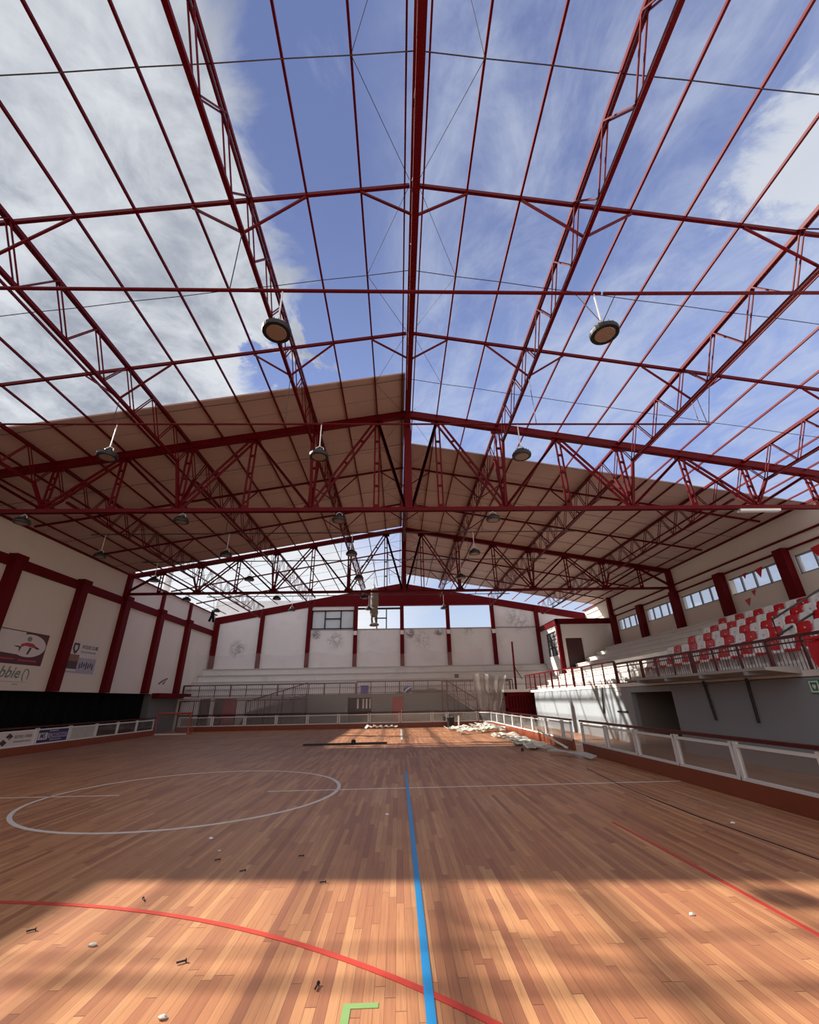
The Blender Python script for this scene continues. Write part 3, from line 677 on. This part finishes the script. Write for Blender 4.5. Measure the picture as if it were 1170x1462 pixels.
d2 = MB().box((-.45, YP-.06, 0), (.35, YP-.01, 1.95)).build('door_2', DRED); struct(d2); MB().box((.2, YP-.1, .95), (.27, YP-.06, 1.05)).build('door_handle', ALU, d2)
d3 = MB().box((-3.72, YP+.3, 0), (-1.98, YP+.36, 1.95)).build('door_3', BLACK); struct(d3)
mb = MB()
for x in (-3.0, -2.6, -2.35, -2.1): mb.box((x-.06, YP+.2, 1.2), (x+.06, YP+.28, 1.85))
mb.build('pale_panel', WHITE, d3)
mb = MB().box((XL, 34.4, 0), (-14.6, 34.5, 2.04)); mb.box((-11.9, 34.4, 0), (-6.6, 34.5, 2.04)); mb.box((3.5, 34.4, 0), (BX, 34.5, 2.04)); struct(mb.build('wall_under_stand', WHITE))
d4 = MB().box((-12.9, 34.35, 0), (-11.9, 34.42, 2.04)).build('door_4', DRED); struct(d4)
d5 = MB().box((-14.6, 35.0, 0), (-12.9, 35.1, 2.04)).build('door_5', DWOOD); struct(d5)
tag(MB().box((-13.75, 34.3, 0), (-13.5, 34.5, 2.04)).build('white_post', WHITE), 'white post between dark openings at the far left', 'post')
railing('dark red railing along left half of far balcony', (XL+.4, YP-.02, 2.15), (-3.2, YP-.02, 2.15), .80, 1.1, .15, HAND, 'far balcony railings', rail=.042, thick=.018, bottom=.08)
railing('dark red railing along right half of far balcony', (-3.1, YP-.02, 2.18), (8.6, YP-.02, 2.18), .84, 1.1, .15, HAND, 'far balcony railings', rail=.042, thick=.018, bottom=.08)
railing('sloping dark red railing on left far stair', (-11.0, YP-.3, .95), (-6.7, YP-.3, 2.15), .85, .9, .15, HAND, 'far stair railings', rail=.035, foot=0)
railing('sloping dark red railing on right far stair', (5.9, YP-.3, .75), (3.6, YP-.3, 2.15), .85, .9, .15, HAND, 'far stair railings', rail=.035, foot=0)
railing('low dark railing in front of left far stair', (XL+.6, 33.6, .95), (-6.6, 33.6, .95), .95, .95, .14, HAND, 'low far railings', rail=.034, bottom=.05, foot=0, thick=.016)
railing('low dark railing behind right far corner', (3.2, 33.4, 1.35), (8.2, 33.4, 1.35), 1.55, .9, .13, HAND, 'low far railings', rail=.034, bottom=.3, foot=0, thick=.016)
pl = thing('red_pole', 'tall red pole standing at the right far balcony corner', 'pole', (8.85, 34.25, 2.2)); MB().tube([(8.85, 34.25, 2.2), (8.92, 34.25, 5.75)], .075, 8).build('pole', RED, pl); MB().tube([(8.9, 34.25, 3.9), (9.4, 34.25, 3.0)], .03, 6).build('brace', RED, pl)
gt = thing('slatted_gate', 'dark red slatted gate under far right balcony corner', 'gate', (9.2, 32.8, 0))
mb = MB()
for k in range(14): mb.box((7.75+.21*k, 32.85, .1), (7.87+.21*k, 32.9, 1.9))
mb.build('slats', REDM, gt); mb = MB().box((7.6, 32.8, 1.85), (10.7, 32.95, 2.1)); mb.box((7.6, 32.8, 0), (7.75, 32.95, 2.1)); mb.box((10.55, 32.8, 0), (10.7, 32.95, 2.1)); mb.box((7.6, 32.8, .9), (10.7, 32.88, 1.05)); mb.build('frame', REDM, gt)
MB().box((7.75, 32.95, .1), (10.55, 32.98, 1.9)).build('back_board', REDM, gt)
tag(MB().box((7.5, 32.5, 2.1), (9.3, 33.2, 2.28)).build('white_slab', CONC), 'small white slab above the dark red slatted gate', 'slab')
# safety net across the far end and the bunched net
def sheet_grid(fn_, nu, nv):
    mb = MB(); vs = [fn_(i/nu, j/nv) for j in range(nv+1) for i in range(nu+1)]; n0 = len(vs)
    vs += [(x, y+.006, z) for x, y, z in vs]; w = nu+1; fs = []
    for j in range(nv):
        for i in range(nu): a = j*w+i; fs.append((a, a+1, a+w+1, a+w))
    return mb.add(vs[:n0], fs)
sn = sheet_grid(lambda a, b: (-14.6+20.9*a, 32.75+.05*math.sin(a*40), 1.02+b*(4.05-.25*math.sin(math.pi*((a*5) % 1))+.5*max(0, a-.75))), 80, 6).build('safety_net', NET)
tag(sn, 'sheer pale safety net hanging across the far end above barrier', 'net')
bn = sheet_grid(lambda a, b: (5.4+(2.5-1.0*(1-b))*a+.55*(1-b)*.5, 33.0+.14*math.sin(a*22)*(.4+.6*b)-.2*(1-b), .95+b*2.35+.12*math.sin(a*6)), 50, 12).build('bunched_net', NET2)
tag(bn, 'grey brown gathered net curtain at the far right corner', 'net')
# things left on the far stand
for (x, y, z, w, m, lab, nm) in ((-2.55, 34.6, 2.2, .55, BLUEB, 'blue crate left on far balcony behind the grey wall', 'crate'), (4.7, 36.4, 3.26, .28, DARK, 'small dark object leaning on far terrace step', 'bag')):
    mb = MB().box((x-w/2, y-.2, z), (x+w/2, y+.2, z+w*1.05)); mb.box((x-w/2-.03, y-.23, z+w*.95), (x+w/2+.03, y+.23, z+w*1.05)); tag(mb.build(nm, m, bevel=.02), lab, nm)
bb = thing('ball_bag', 'blue round bag lying on far balcony right of red door', 'bag', (.7, 34.5, 2.2)); MB().lathe([(.05, 0), (.25, .05), (.33, .2), (.3, .36), (.15, .47), (.03, .5)], (.7, 34.5, 2.2), 16).build('body', BLUEB, bb, smooth=True); MB().tube([(.45, 34.25, 2.25), (.7, 34.16, 2.48), (.95, 34.25, 2.6)], .05, 6).build('white_band', SEATW, bb)
for i, (x, w, h) in enumerate(((1.6, .7, .25), (2.5, .6, .3), (3.2, .5, .2), (.1, .4, .15))):
    tag(MB().rock((x, 34.6, 2.2), (w, .25, h), 30+i).build('rubble_heap', STONE if i < 3 else RUBBLE), 'low grey rubble heap on far balcony, %s from the blue crate' % ORD[[2, 3, 4, 1][i]], 'rubble', 'rubble on the far balcony')
# ------------------------------------------------------------------ rink barrier
def barrier(pts, fnp, side, names, dbl=.12, board=None, z0=.3, z1=.88):
    for i in range(len(pts)-1):
        a, b = pts[i], pts[i+1]
        pnl = thing('barrier_panel', names(i), 'barrier panel', fnp((a+b)/2, 0, z0), 'barrier panels on the %s side' % side)
        mb = MB(); e = dbl/2
        for (u0, u1) in ((a+e*.3, a+e*.3+.07), (b-e*.3-.07, b-e*.3)):
            mb.box_f = None
            q0, q1 = fnp(u0, -.036, z0-.02), fnp(u1, .036, z1+.04); mb.box([min(q0[k], q1[k]) for k in range(3)], [max(q0[k], q1[k]) for k in range(3)])
        for (za, zb) in ((z0, z0+.05), (z1-.05, z1)):
            q0, q1 = fnp(a+e*.3, -.03, za), fnp(b-e*.3, .03, zb); mb.box([min(q0[k], q1[k]) for k in range(3)], [max(q0[k], q1[k]) for k in range(3)])
        mb.build('frame', ALU, pnl)
        q0, q1 = fnp(a+e*.3+.05, -.006, z0+.05), fnp(b-e*.3-.05, .006, z1-.05)
        pm = MB().box([min(q0[k], q1[k]) for k in range(3)], [max(q0[k], q1[k]) for k in range(3)])
        bd = board(i) if board else None
        if bd: bd(pnl, a+e*.3+.05, b-e*.3-.05, pm)
        else: pm.build('pane', DPANE if side == 'left' else PANE, pnl)
def rail_kick(a, b, side, zr=.94):
    a = Vector(a); b = Vector(b)
    tag(MB().bar(a+Vector((0, 0, .15)), b+Vector((0, 0, .15)), .08, .30).build('kick_board', KICK), 'red brown kick board at foot of the %s barrier' % side, 'board')
    tag(MB().bar(a+Vector((0, 0, zr+.03)), b+Vector((0, 0, zr+.03)), .10, .06).build('hand_rail', HAND), 'dark red hand rail capping the %s barrier' % side, 'handrail')
XB0, XB1, YBF = -15.0, 6.2, 32.45
rp = [5.2, 6.95, 8.77, 10.6, 12.36, 14.1, 15.95]
barrier(rp, lambda a, b, z: (XB1+b, a, z), 'right', lambda i: 'clear panel with white frame, near right barrier, %s from the gap' % ORD[len(rp)-1-i])
rail_kick((XB1, -6, 0), (XB1, 15.97, 0), 'near right')
rp2 = [16.85, 17.8, 19.75, 21.7, 23.6, 25.45, 27.4, 29.4, 31.2]
barrier(rp2, lambda a, b, z: (XB1+b, a, z), 'right', lambda i: 'clear panel with white frame, far right barrier, %s past the gap' % ORD[i+1])
rail_kick((XB1, 16.83, 0), (XB1, 31.3, 0), 'far right')
fp = [-14.9, -12.69, -10.5, -8.36, -6.25, -4.12, -2.02, .12, 2.32, 3.38, 5.5]
barrier(fp, lambda a, b, z: (a, YBF+b, z), 'far', lambda i: 'clear panel with white frame, far end barrier, %s from left corner' % ORD[i+1], dbl=.16)
rail_kick((XB0, YBF, 0), (5.6, YBF, 0), 'far end')
# chamfered corner
tag(MB().bar((5.6, YBF, .15), (XB1, 31.3, .15), .08, .30).build('kick_board', KICK), 'red brown kick board turning the far right corner', 'board')
tag(MB().bar((5.6, YBF, .97), (XB1, 31.3, .97), .10, .06).build('hand_rail', HAND), 'dark red hand rail turning the far right corner', 'handrail')
cn = thing('barrier_panel', 'clear panel with white frame turning the far right corner', 'barrier panel', (5.9, 31.9, .3))
mb = MB(); a, b = Vector((5.55, YBF, 0)), Vector((XB1, 31.25, 0))
for z in (.325, .855): mb.bar(a+Vector((0, 0, z)), b+Vector((0, 0, z)), .06, .05)
for q in (a, b): mb.bar(q+Vector((0, 0, .28)), q+Vector((0, 0, .92)), .05, .06)
mb.build('frame', ALU, cn); MB().bar(a+Vector((0, 0, .59)), b+Vector((0, 0, .59)), .012, .48).build('pane', PANE, cn)
LF = lambda yc, z_, x: (lambda a, b, q: (x+q, yc+a, z_+b))
def ad_one(pnl, a, b, pm):
    o = pm.build('ad_board', PAPER, pnl); X = XB0+.008
    mb = MB(); q = LF(a+.62, .60, X)
    for (da, db) in ((-.12, -.11), (.10, .09)):
        mb.prism([(da-.17, db), (da-.02, db+.12), (da+.17, db), (da+.02, db-.12)], q, 0, .004)
    mb.build('black_logo', INKD, pnl)
    mb = MB(); mb.prism([(-.10, -.035), (.12, .025), (.12, .05), (-.10, -.01)], q, .004, .007); mb.build('logo_slash', PAPER, pnl)
    lettering('lettering', 'ELECTRO J. CORREIA', .15, LF(a+1.4, .66, X), INKD, pnl, .62)
    lettering('small_lettering', 'INSTALACOES ELECTRICAS', .085, LF(a+1.4, .49, X), INKD, pnl, .8)
def ad_two(pnl, a, b, pm):
    o = pm.build('ad_board', NAVY, pnl); X = XB0+.008; m_ = (a+b)/2
    mb = MB(); mb.box((X, a+.08, .46), (X+.003, a+.58, .72)); mb.build('pale_field', PAPER, pnl)
    lettering('lettering', 'MS', .27, LF(a+.33, .59, X+.003), NAVY, pnl, .9, .006)
    mb = MB(); mb.box((X, a+.62, .50), (X+.003, b-.06, .69)); mb.build('pale_band', INKP, pnl)
    lettering('lettering', 'CARDANO', .22, LF((a+.62+b)/2, .60, X+.003), NAVY, pnl, .95, .005)
    lettering('small_lettering', 'REPARACOES AUTO', .075, LF(m_+.2, .43, X), PAPER, pnl, 1.0); lettering('top_line', 'TRANSMISSOES', .08, LF(m_, .77, X), PAPER, pnl, 1.0)
def blind(pnl, a, b, pm): pm.build('grey_board', STRIPG, pnl)
lp = [14.4, 16.2, 18.0, 20.1, 22.05, 23.9, 25.65, 27.45, 29.3]
barrier(lp, lambda a, b, z: (XB0+b, a, z), 'left', lambda i: 'white framed panel of left barrier, '+['cut off outside the left edge', 'next before the black logo board', 'white advertising board with black diamond logo', 'blue and white advertising board', 'plain grey board after the blue one', 'dark glass, fourth from the goal', 'dark glass, third from the goal', 'dark glass, second from the goal'][i],
        board=lambda i: {2: ad_one, 3: ad_two, 4: blind}.get(i))
rail_kick((XB0, -6, 0), (XB0, 29.4, 0), 'left')
# goal parked in the corner
g_ = thing('hockey_goal', 'red framed hockey goal parked in the far left corner', 'goal', (-14.2, 29.9, 0))
for x in (-15.15, -13.1): MB().tube([(x, 29.9, 0), (x, 29.9, 1.2)], .05, 8).build('post', mat('faded red enamel', (.42, .07, .05), .5) if x < -15 else bpy.data.materials['faded red enamel'], g_)
MB().tube([(-15.2, 29.9, 1.2), (-13.05, 29.9, 1.2)], .06, 8).build('crossbar', bpy.data.materials['faded red enamel'], g_)
MB().tube([(-15.1, 29.9, .04), (-15.0, 30.7, .04), (-13.2, 30.7, .04), (-13.1, 29.9, .04)], .04, 6).build('base_frame', bpy.data.materials['faded red enamel'], g_)
MB().box((-15.1, 29.86, 0), (-13.15, 29.94, .07)).build('base_bar', ALU, g_)
sheet_grid(lambda a, b: (-15.12+2.0*a, 30.7-.75*b*b, .05+1.13*b), 12, 8).build('net', GNET, g_)
# ------------------------------------------------------------------ banners on the left wall
b1 = thing('wall_banner', 'maroon banner with white oval logo on left wall', 'banner', (XL, 19.2, 3.4))
X = XL+.02; MB().box((XL+.002, 17.9, 3.40), (X, 20.72, 4.74)).build('sheet', INKM, b1)
q = LF(19.75, 4.18, X); mb = MB(); mb.prism([(.93*math.cos(2*math.pi*k/32), .47*math.sin(2*math.pi*k/32)) for k in range(32)], q, 0, .004); mb.prism([(-1.85, -.35), (-.5, -.4), (-.35, .52), (-1.85, .52)], q, -.001, .003); mb.build('oval_field', PAPER, b1)
q = LF(19.72, 4.18, X+.004); mb = MB(); mb.prism([(-.42, -.12), (-.2, -.02), (.25, -.06), (.52, -.1), (.40, .0), (.22, .10), (-.12, .12), (-.40, .04)], q, 0, .004); mb.build('logo_body', INKR, b1)
for pl_ in ([(-.78, -.06), (-.42, -.06), (-.42, -.12), (-.6, -.11)], [(.08, -.07), (.2, -.08), (.1, -.36), (.0, -.36)], [(-.48, -.1), (-.36, -.1), (-.42, -.30)], [(.40, 0), (.66, -.08), (.46, -.12)]): MB().prism(pl_, q, 0, .004).build('logo_mark', INKD, b1)
mb = MB(); mb.prism([(.13*math.cos(2*math.pi*k/16)-.05, .27+.10*math.sin(2*math.pi*k/16)) for k in range(16)], q, 0, .004); mb.build('logo_round', INKG, b1)
mb = MB(); mb.box((X, 18.0, 3.56), (X+.004, 19.2, 3.62)); mb.box((X, 19.4, 3.53), (X+.004, 20.4, 3.60)); mb.build('banner_text_line', INKR, b1)
s1 = thing('wall_sign', 'pale sign with green script below maroon banner', 'sign', (XL, 19.2, 2.5)); MB().box((XL+.002, 17.8, 2.5), (X, 20.5, 3.36)).build('sheet', WHITE_L, s1)
lettering('script', 'ebbie', .62, LF(19.1, 3.05, X), INKG, s1, 1.0, .012, .25)
mb = MB(); mb.tube([(X+.01, 20.05+.17*math.sin(k*.6-2.6)*(1-.02*k), 2.98+.26*math.cos(k*.6-2.6)) for k in range(9)], .022, 6); mb.build('script_flourish', INKG, s1)
mb = MB(); mb.box((X, 18.0, 2.70), (X+.004, 20.2, 2.715)); mb.box((X, 19.5, 2.60), (X+.004, 19.8, 2.63)); mb.build('thin_line', INKG, s1)
b2 = thing('wall_banner', 'team photo banner with dark shield crest on left wall', 'banner', (XL, 23.2, 3.2)); MB().box((XL+.002, 22.1, 3.2), (X, 24.4, 4.78)).build('sheet', PAPER, b2)
q = LF(22.62, 4.42, X); MB().prism([(-.2, .22), (.2, .22), (.22, -.05), (.1, -.25), (0, -.3), (-.1, -.25), (-.22, -.05)], q, 0, .004).build('crest', INKD, b2)
MB().prism([(-.1, .12), (.08, .12), (.1, -.05), (0, -.16), (-.1, -.05)], q, .004, .007).build('crest_centre', PAPER, b2)
lettering('lettering', 'HOQUEI CLUBE', .24, LF(23.65, 4.5, X), INKD, b2, .72, .006); lettering('small_lettering', 'ESCOLA DE PATINAGEM', .13, LF(23.6, 4.26, X), INKD, b2, .8)
MB().box((X, 22.12, 3.75), (X+.004, 23.0, 4.1)).build('brown_photo', BROWN, b2); MB().box((X+.0, 22.12, 3.42), (X+.005, 23.0, 3.78)).build('dark_photo', INKD, b2); MB().box((X, 23.0, 3.3), (X+.004, 24.35, 3.98)).build('violet_photo', INKP, b2)
mb = MB()
for k in range(7): mb.box((X+.004, 23.15+.16*k, 3.45+.05*(k % 3)), (X+.007, 23.24+.16*k, 3.72+.06*(k % 2)))
mb.build('photo_figures', INKD, b2); MB().box((X, 22.12, 3.24), (X+.005, 24.35, 3.32)).build('photo_caption_bar', INKP, b2)
tag(MB().tube([(XL+.03, 31.2, 3.0), (XL+.05, 31.7, 3.25), (XL+.05, 32.2, 3.4), (XL+.04, 31.8, 3.0)], .035, 6).build('bent_bracket', DARK), 'small bent dark bracket low on left wall near corner', 'bracket')
# ------------------------------------------------------------------ hanging bits
hb = thing('wrapped_bundle', 'dusty grey wrapped bundle hanging before the far windows', 'bundle', (-1.62, 29.5, 6.35))
x, y = -1.62, 29.5
MB().lathe([(.02, 9.3), (.10, 9.0), (.13, 8.95)], (x-.04, y, 0), 10).build('cone_hook', ALU, hb); MB().tube([(x-.04, y, 9.25), (x-.04, y, 11.1)], .012, 5).build('rope', WIRE, hb)
MB().lathe([(.18, 8.95), (.27, 8.85), (.27, 8.35), (.285, 8.30), (.28, 7.75), (.22, 7.6)], (x, y, 0), 14).build('upper_wrap', STONE, hb)
MB().lathe([(.15, 7.7), (.25, 7.5), (.29, 7.25), (.24, 7.05), (.12, 6.95)], (x-.02, y, 0), 12).build('middle_wrap', STONE, hb)
MB().tube([(x-.14, y, 7.15), (x-.17, y, 6.85), (x-.14, y, 6.55)], .075, 8).build('hanging_strap', STONE, hb); MB().tube([(x+.12, y, 7.15), (x+.08, y, 6.85), (x+.14, y, 6.55)], .065, 8).build('hanging_strap', STONE, hb)
MB().rock((x, y, 6.34), (.34, .3, .24), 5).build('base_lump', STONE, hb)
ht = thing('hanging_cloth', 'dark cloth with two tails hanging at far left corner', 'cloth', (-14.1, 33.0, 7.35))
mb = MB().tube([(-14.1, 33.0, 8.25), (-14.12, 33.0, 7.95)], .13, 8); mb.tube([(-14.12, 33, 8.0), (-14.3, 33, 7.4)], .09, 8); mb.tube([(-14.1, 33, 8.0), (-13.98, 33, 7.36)], .09, 8); mb.build('cloth', BLACK, ht)
MB().tube([(-14.1, 33.0, 8.2), (XR-13*P, 33.0, zch(XR-13*P)+.1)], .012, 5).build('cord', WIRE, ht)
# ------------------------------------------------------------------ outside
tag(MB().box((-18.2, 43.0, 0), (-9.4, 47, 11.1)).build('neighbour_building', OUTW), 'pale grey building rising behind the far left corner', 'building')
ch = thing('chimney', 'white round flue standing outside the left wall', 'chimney', (-17.6, 32.2, 0)); MB().lathe([(.26, 0), (.26, 12.0)], (-17.6, 32.2, 0), 16).build('flue', OUTW, ch); MB().lathe([(.3, 12.0), (.34, 12.1), (.3, 12.3)], (-17.6, 32.2, 0), 16).build('cowl', OUTW, ch)
struct(MB().box((-120, -120, -.5), (120, 160, -.25)).build('ground', OUTW))
# ------------------------------------------------------------------ floor markings
LZ = (.0, .003)
def strip(pts, w, m, label, z=.0):
    P_ = [Vector((p[0], p[1], 0)) for p in pts]; n = len(P_); L = []; R = []
    for i, p in enumerate(P_):
        d = (P_[min(i+1, n-1)]-P_[max(i-1, 0)]).normalized(); s = Vector((-d.y, d.x, 0))*w/2; L.append(p+s); R.append(p-s)
    vs = [(q.x, q.y, zz) for zz in (z, z+.003) for q in L+R]; N = 2*n; fs = []
    for i in range(n-1):
        fs += [(N+i, N+i+1, N+n+i+1, N+n+i)[::-1], (i, i+1, N+i+1, N+i)[::-1], (n+i, N+n+i, N+n+i+1, n+i+1)[::-1]]
    tag(MB().add(vs, fs).build('floor_line', m), label, 'floor marking')
CX, CY = -4.307, 10.75
strip([(CX+3*math.cos(2*math.pi*k/96), CY+3*math.sin(2*math.pi*k/96)) for k in range(97)], .075, WHITEL, 'white centre circle painted on the wooden floor')
strip([(-2.79, 10.69), (6.2, 10.70)], .05, WHITEL, 'thin white halfway line running right from the centre circle')
strip([(-14.9, 10.8), (-5.85, 10.66)], .05, WHITEL, 'thin white halfway line running left across the centre circle')
strip([(.18, 1.0), (.185, 6), (.187, 12.9)], .06, BLUEL, 'straight blue line running up the middle of floor', .003)
import cmath
ac, ar = (-4.599, -2.276), 7.684
strip([(ac[0]+ar*math.cos(a), ac[1]+ar*math.sin(a)) for a in [math.radians(20+1.6*i) for i in range(60)]], .055, REDL, 'curved red line sweeping across the foreground floor', .0015)
strip([(3.2, 7.6), (3.25, 5.5), (3.26, 1.5)], .05, REDL, 'straight red line on the right foreground floor')
strip([(4.95, 12.8), (4.66, 10.3), (4.62, 7.9), (4.73, 5.8), (4.8, 3)], .035, SEAM, 'dark thin seam line on the right side of floor')
strip([(.155, 22.8), (.165, 30.8)], .10, WHITEL, 'short white line on the sunlit far floor')
mb = MB().box((-.355, 3.2, .0), (-.305, 3.66, .003)); mb.box((-.305, 3.61, 0), (-.135, 3.66, .003)); tag(mb.build('floor_tape', GREENL), 'green tape corner mark at the bottom of floor', 'floor marking')
strip([(-8.5, 24.5), (-6.4, 27.2)], .05, WHITEL, 'faint white diagonal mark on far left floor')
# ------------------------------------------------------------------ loose debris
def ribbon(pts, w, m, name, label, cat, group=None, th=.02, tw=.35):
    P_ = [Vector(p) for p in pts]; n = len(P_); vs = []
    for i, p in enumerate(P_):
        d = (P_[min(i+1, n-1)]-P_[max(i-1, 0)]).normalized(); s = Vector((-d.y, d.x, 0)).normalized()*w/2; lift = Vector((0, 0, tw*w*.5*(math.sin(i*1.3+p.x*3)+1)))
        for q in (p+s+lift, p-s, p-s+Vector((0, 0, th)), p+s+lift+Vector((0, 0, th))): vs.append(q)
    fs = [(0, 1, 2, 3), tuple(4*(n-1)+k for k in (3, 2, 1, 0))]
    for i in range(n-1):
        for k in range(4): a = 4*i+k; b = 4*i+(k+1) % 4; fs.append((a, a+4, b+4, b))
    o = MB().add(vs, fs).build(name, m); return tag(o, label, cat, group)
rd = random.Random(3)
g1, g2 = 'torn strips in the sunlit far pile', 'torn strips in the nearer pile'
for i in range(26):
    cx, cyy = 3.2+3.0*rd.random()**.8, 25.6+4.6*rd.random(); cx = min(cx, 5.7); a = rd.uniform(-.6, .6)+(0 if rd.random() < .7 else 1.2); L = rd.uniform(.6, 1.7)
    z = .02+.28*rd.random()*max(0, 1-abs(cx-4.9)/1.4)
    pts = [(cx+math.cos(a+.25*math.sin(k*1.1+i))*L*(k/5-.5), cyy+math.sin(a+.25*math.sin(k*.9+i))*L*(k/5-.5), z+.10*abs(math.sin(k*1.3+i))) for k in range(6)]
    ribbon(pts, rd.uniform(.16, .38), STRIP, 'torn_strip', 'off white torn strip in the sunlit debris heap by far right corner', 'debris', g1)
for i in range(16):
    f = rd.random(); cx, cyy = 5.2-.5*rd.random()+.1*f, 16.6+6.5*f; a = rd.uniform(-.9, .9); L = rd.uniform(.5, 1.3); z = .02+.10*rd.random()
    pts = [(cx+math.cos(a+.3*math.sin(k*1.1+i))*L*(k/5-.5), cyy+math.sin(a+.3*math.sin(k*.9+i))*L*(k/5-.5), z+.06*abs(math.sin(k*1.3+i))) for k in range(6)]
    ribbon(pts, rd.uniform(.12, .28), STRIP if i % 3 else STRIPG, 'torn_strip', ('off white' if i % 3 else 'grey')+' torn strip in the debris trail along the right barrier', 'debris', g2)
ribbon([(5.0, 15.9, .10), (5.35, 15.3, .12), (5.65, 14.7, .08), (5.78, 14.25, .03)], .22, STRIPG, 'torn_strip', 'long grey bent strip nearest the barrier gap', 'debris')
ribbon([(5.6, 19.0, .55), (5.7, 17.8, .3), (5.85, 16.6, .08)], .08, STRIP, 'torn_strip', 'narrow pale strip leaning against barrier before the gap', 'debris')
for i, (x, y, w) in enumerate(((4.9, 17.7, .3), (4.75, 18.9, .25), (5.2, 20.6, .35))):
    tag(MB().rock((x, y, 0), (w, w*.7, .17), 60+i).build('rubble_lump', STRIPG), 'grey crumpled lump in the debris trail, %s from the gap' % ORD[i+1], 'debris', 'grey lumps in the debris')
bk = thing('black_bin', 'small black bucket behind the sunlit debris heap', 'bucket', (3.45, 31.2, 0)); MB().lathe([(.2, 0), (.26, .55), (.29, .55), (.29, .6), (.24, .6)], (3.45, 31.2, 0), 16).build('body', DARK, bk); MB().tube([(3.18, 31.2, .56), (3.3, 31.1, .75), (3.6, 31.1, .75), (3.72, 31.2, .56)], .015, 5).build('handle', DARK, bk)
tag(MB().tube([(3.62, 28.4, 0), (3.66, 28.5, .8)], .05, 6).build('plaster_stick', STRIP), 'short white stick poking up from the debris heap', 'debris')
tag(MB().rock((4.35, 16.9, 0), (.06, .06, .12), 71).build('floor_stopper', DARK), 'tiny dark cap on floor left of the debris trail', 'debris')
dp = thing('dark_bar', 'long dark metal bar lying on the floor at mid hall', 'bar', (-2.3, 20.8, 0)); MB().bar((-4.1, 20.75, .04), (-.5, 20.9, .04), .07, .07).build('bar', DARK, dp); MB().lathe([(.1, 0), (.1, .16), (.05, .2)], (-1.95, 20.82, 0), 10).build('collar', DARK, dp)
for i in range(4):
    cx = -1.9+.5*i; pts = [(cx-.3+.15*k, 31.6+.1*math.sin(k+i), .03+.12*abs(math.sin(k*1.2+i))) for k in range(5)]
    ribbon(pts, .3, STRIP if i < 2 else STRIPG, 'torn_strip', 'crumpled pale sheet at foot of far barrier, %s from left' % ORD[i+1], 'debris', 'sheets at the far barrier')
bits = [(-2.414, 4.48, .03, RUBBLE, 'pale stone chip on sunlit floor left of the red curve'), (-1.427, 3.591, .028, RUBBLE, 'pale stone chip at the bottom edge of the floor'), (-2.626, 7.304, .035, SEATW, 'white flake on shaded floor below centre circle'),
        (-2.3, 6.75, .025, RUBBLE, 'small grey chip on shaded floor before the sunlit edge'), (-.2, 8.4, .035, SEATW, 'tiny white flake left of the blue line'), (4.85, 7.35, .035, SEATW, 'white flake beside the near right barrier'), (2.5, 4.65, .025, SEATW, 'white flakes inside the right red line')]
for i, (x, y, r, m, lab) in enumerate(bits): tag(MB().rock((x, y, 0), (r, r*.7, r*.7), 80+i).build('floor_chip', m), lab, 'chip')
scr = [(-1.595, 4.185, .5, 'dark bolt lying left of centre near the bottom'), (-2.468, 5.309, 2.2, 'small dark bolt just above the red curve'), (-2.188, 6.394, .4, 'dark bolt on shaded floor left of centre'), (-1.756, 5.996, .6, 'dark bolt at the edge of the shade'), (-1.2, 6.45, .1, 'dark bolt farthest right in shaded floor'), (-.55, 3.83, 1.4, 'tiny dark bolt standing left of green tape'), (-3.1, 4.75, .6, 'dark bolt on sunlit floor at far left'), (-.8, 5.6, .2, 'rusty bolt on sunlit floor near the shade edge')]
for x, y, a, lab in scr:
    b_ = thing('bolt', lab, 'bolt', (x, y, 0), 'loose bolts'); d = Vector((math.cos(a), math.sin(a), 0))*.03
    p = Vector((x, y, .012)); MB().tube([p-d, p+d], .006, 6).build('shank', DARK, b_); MB().tube([p+d, p+d*1.25], .012, 6).build('head', DARK, b_)
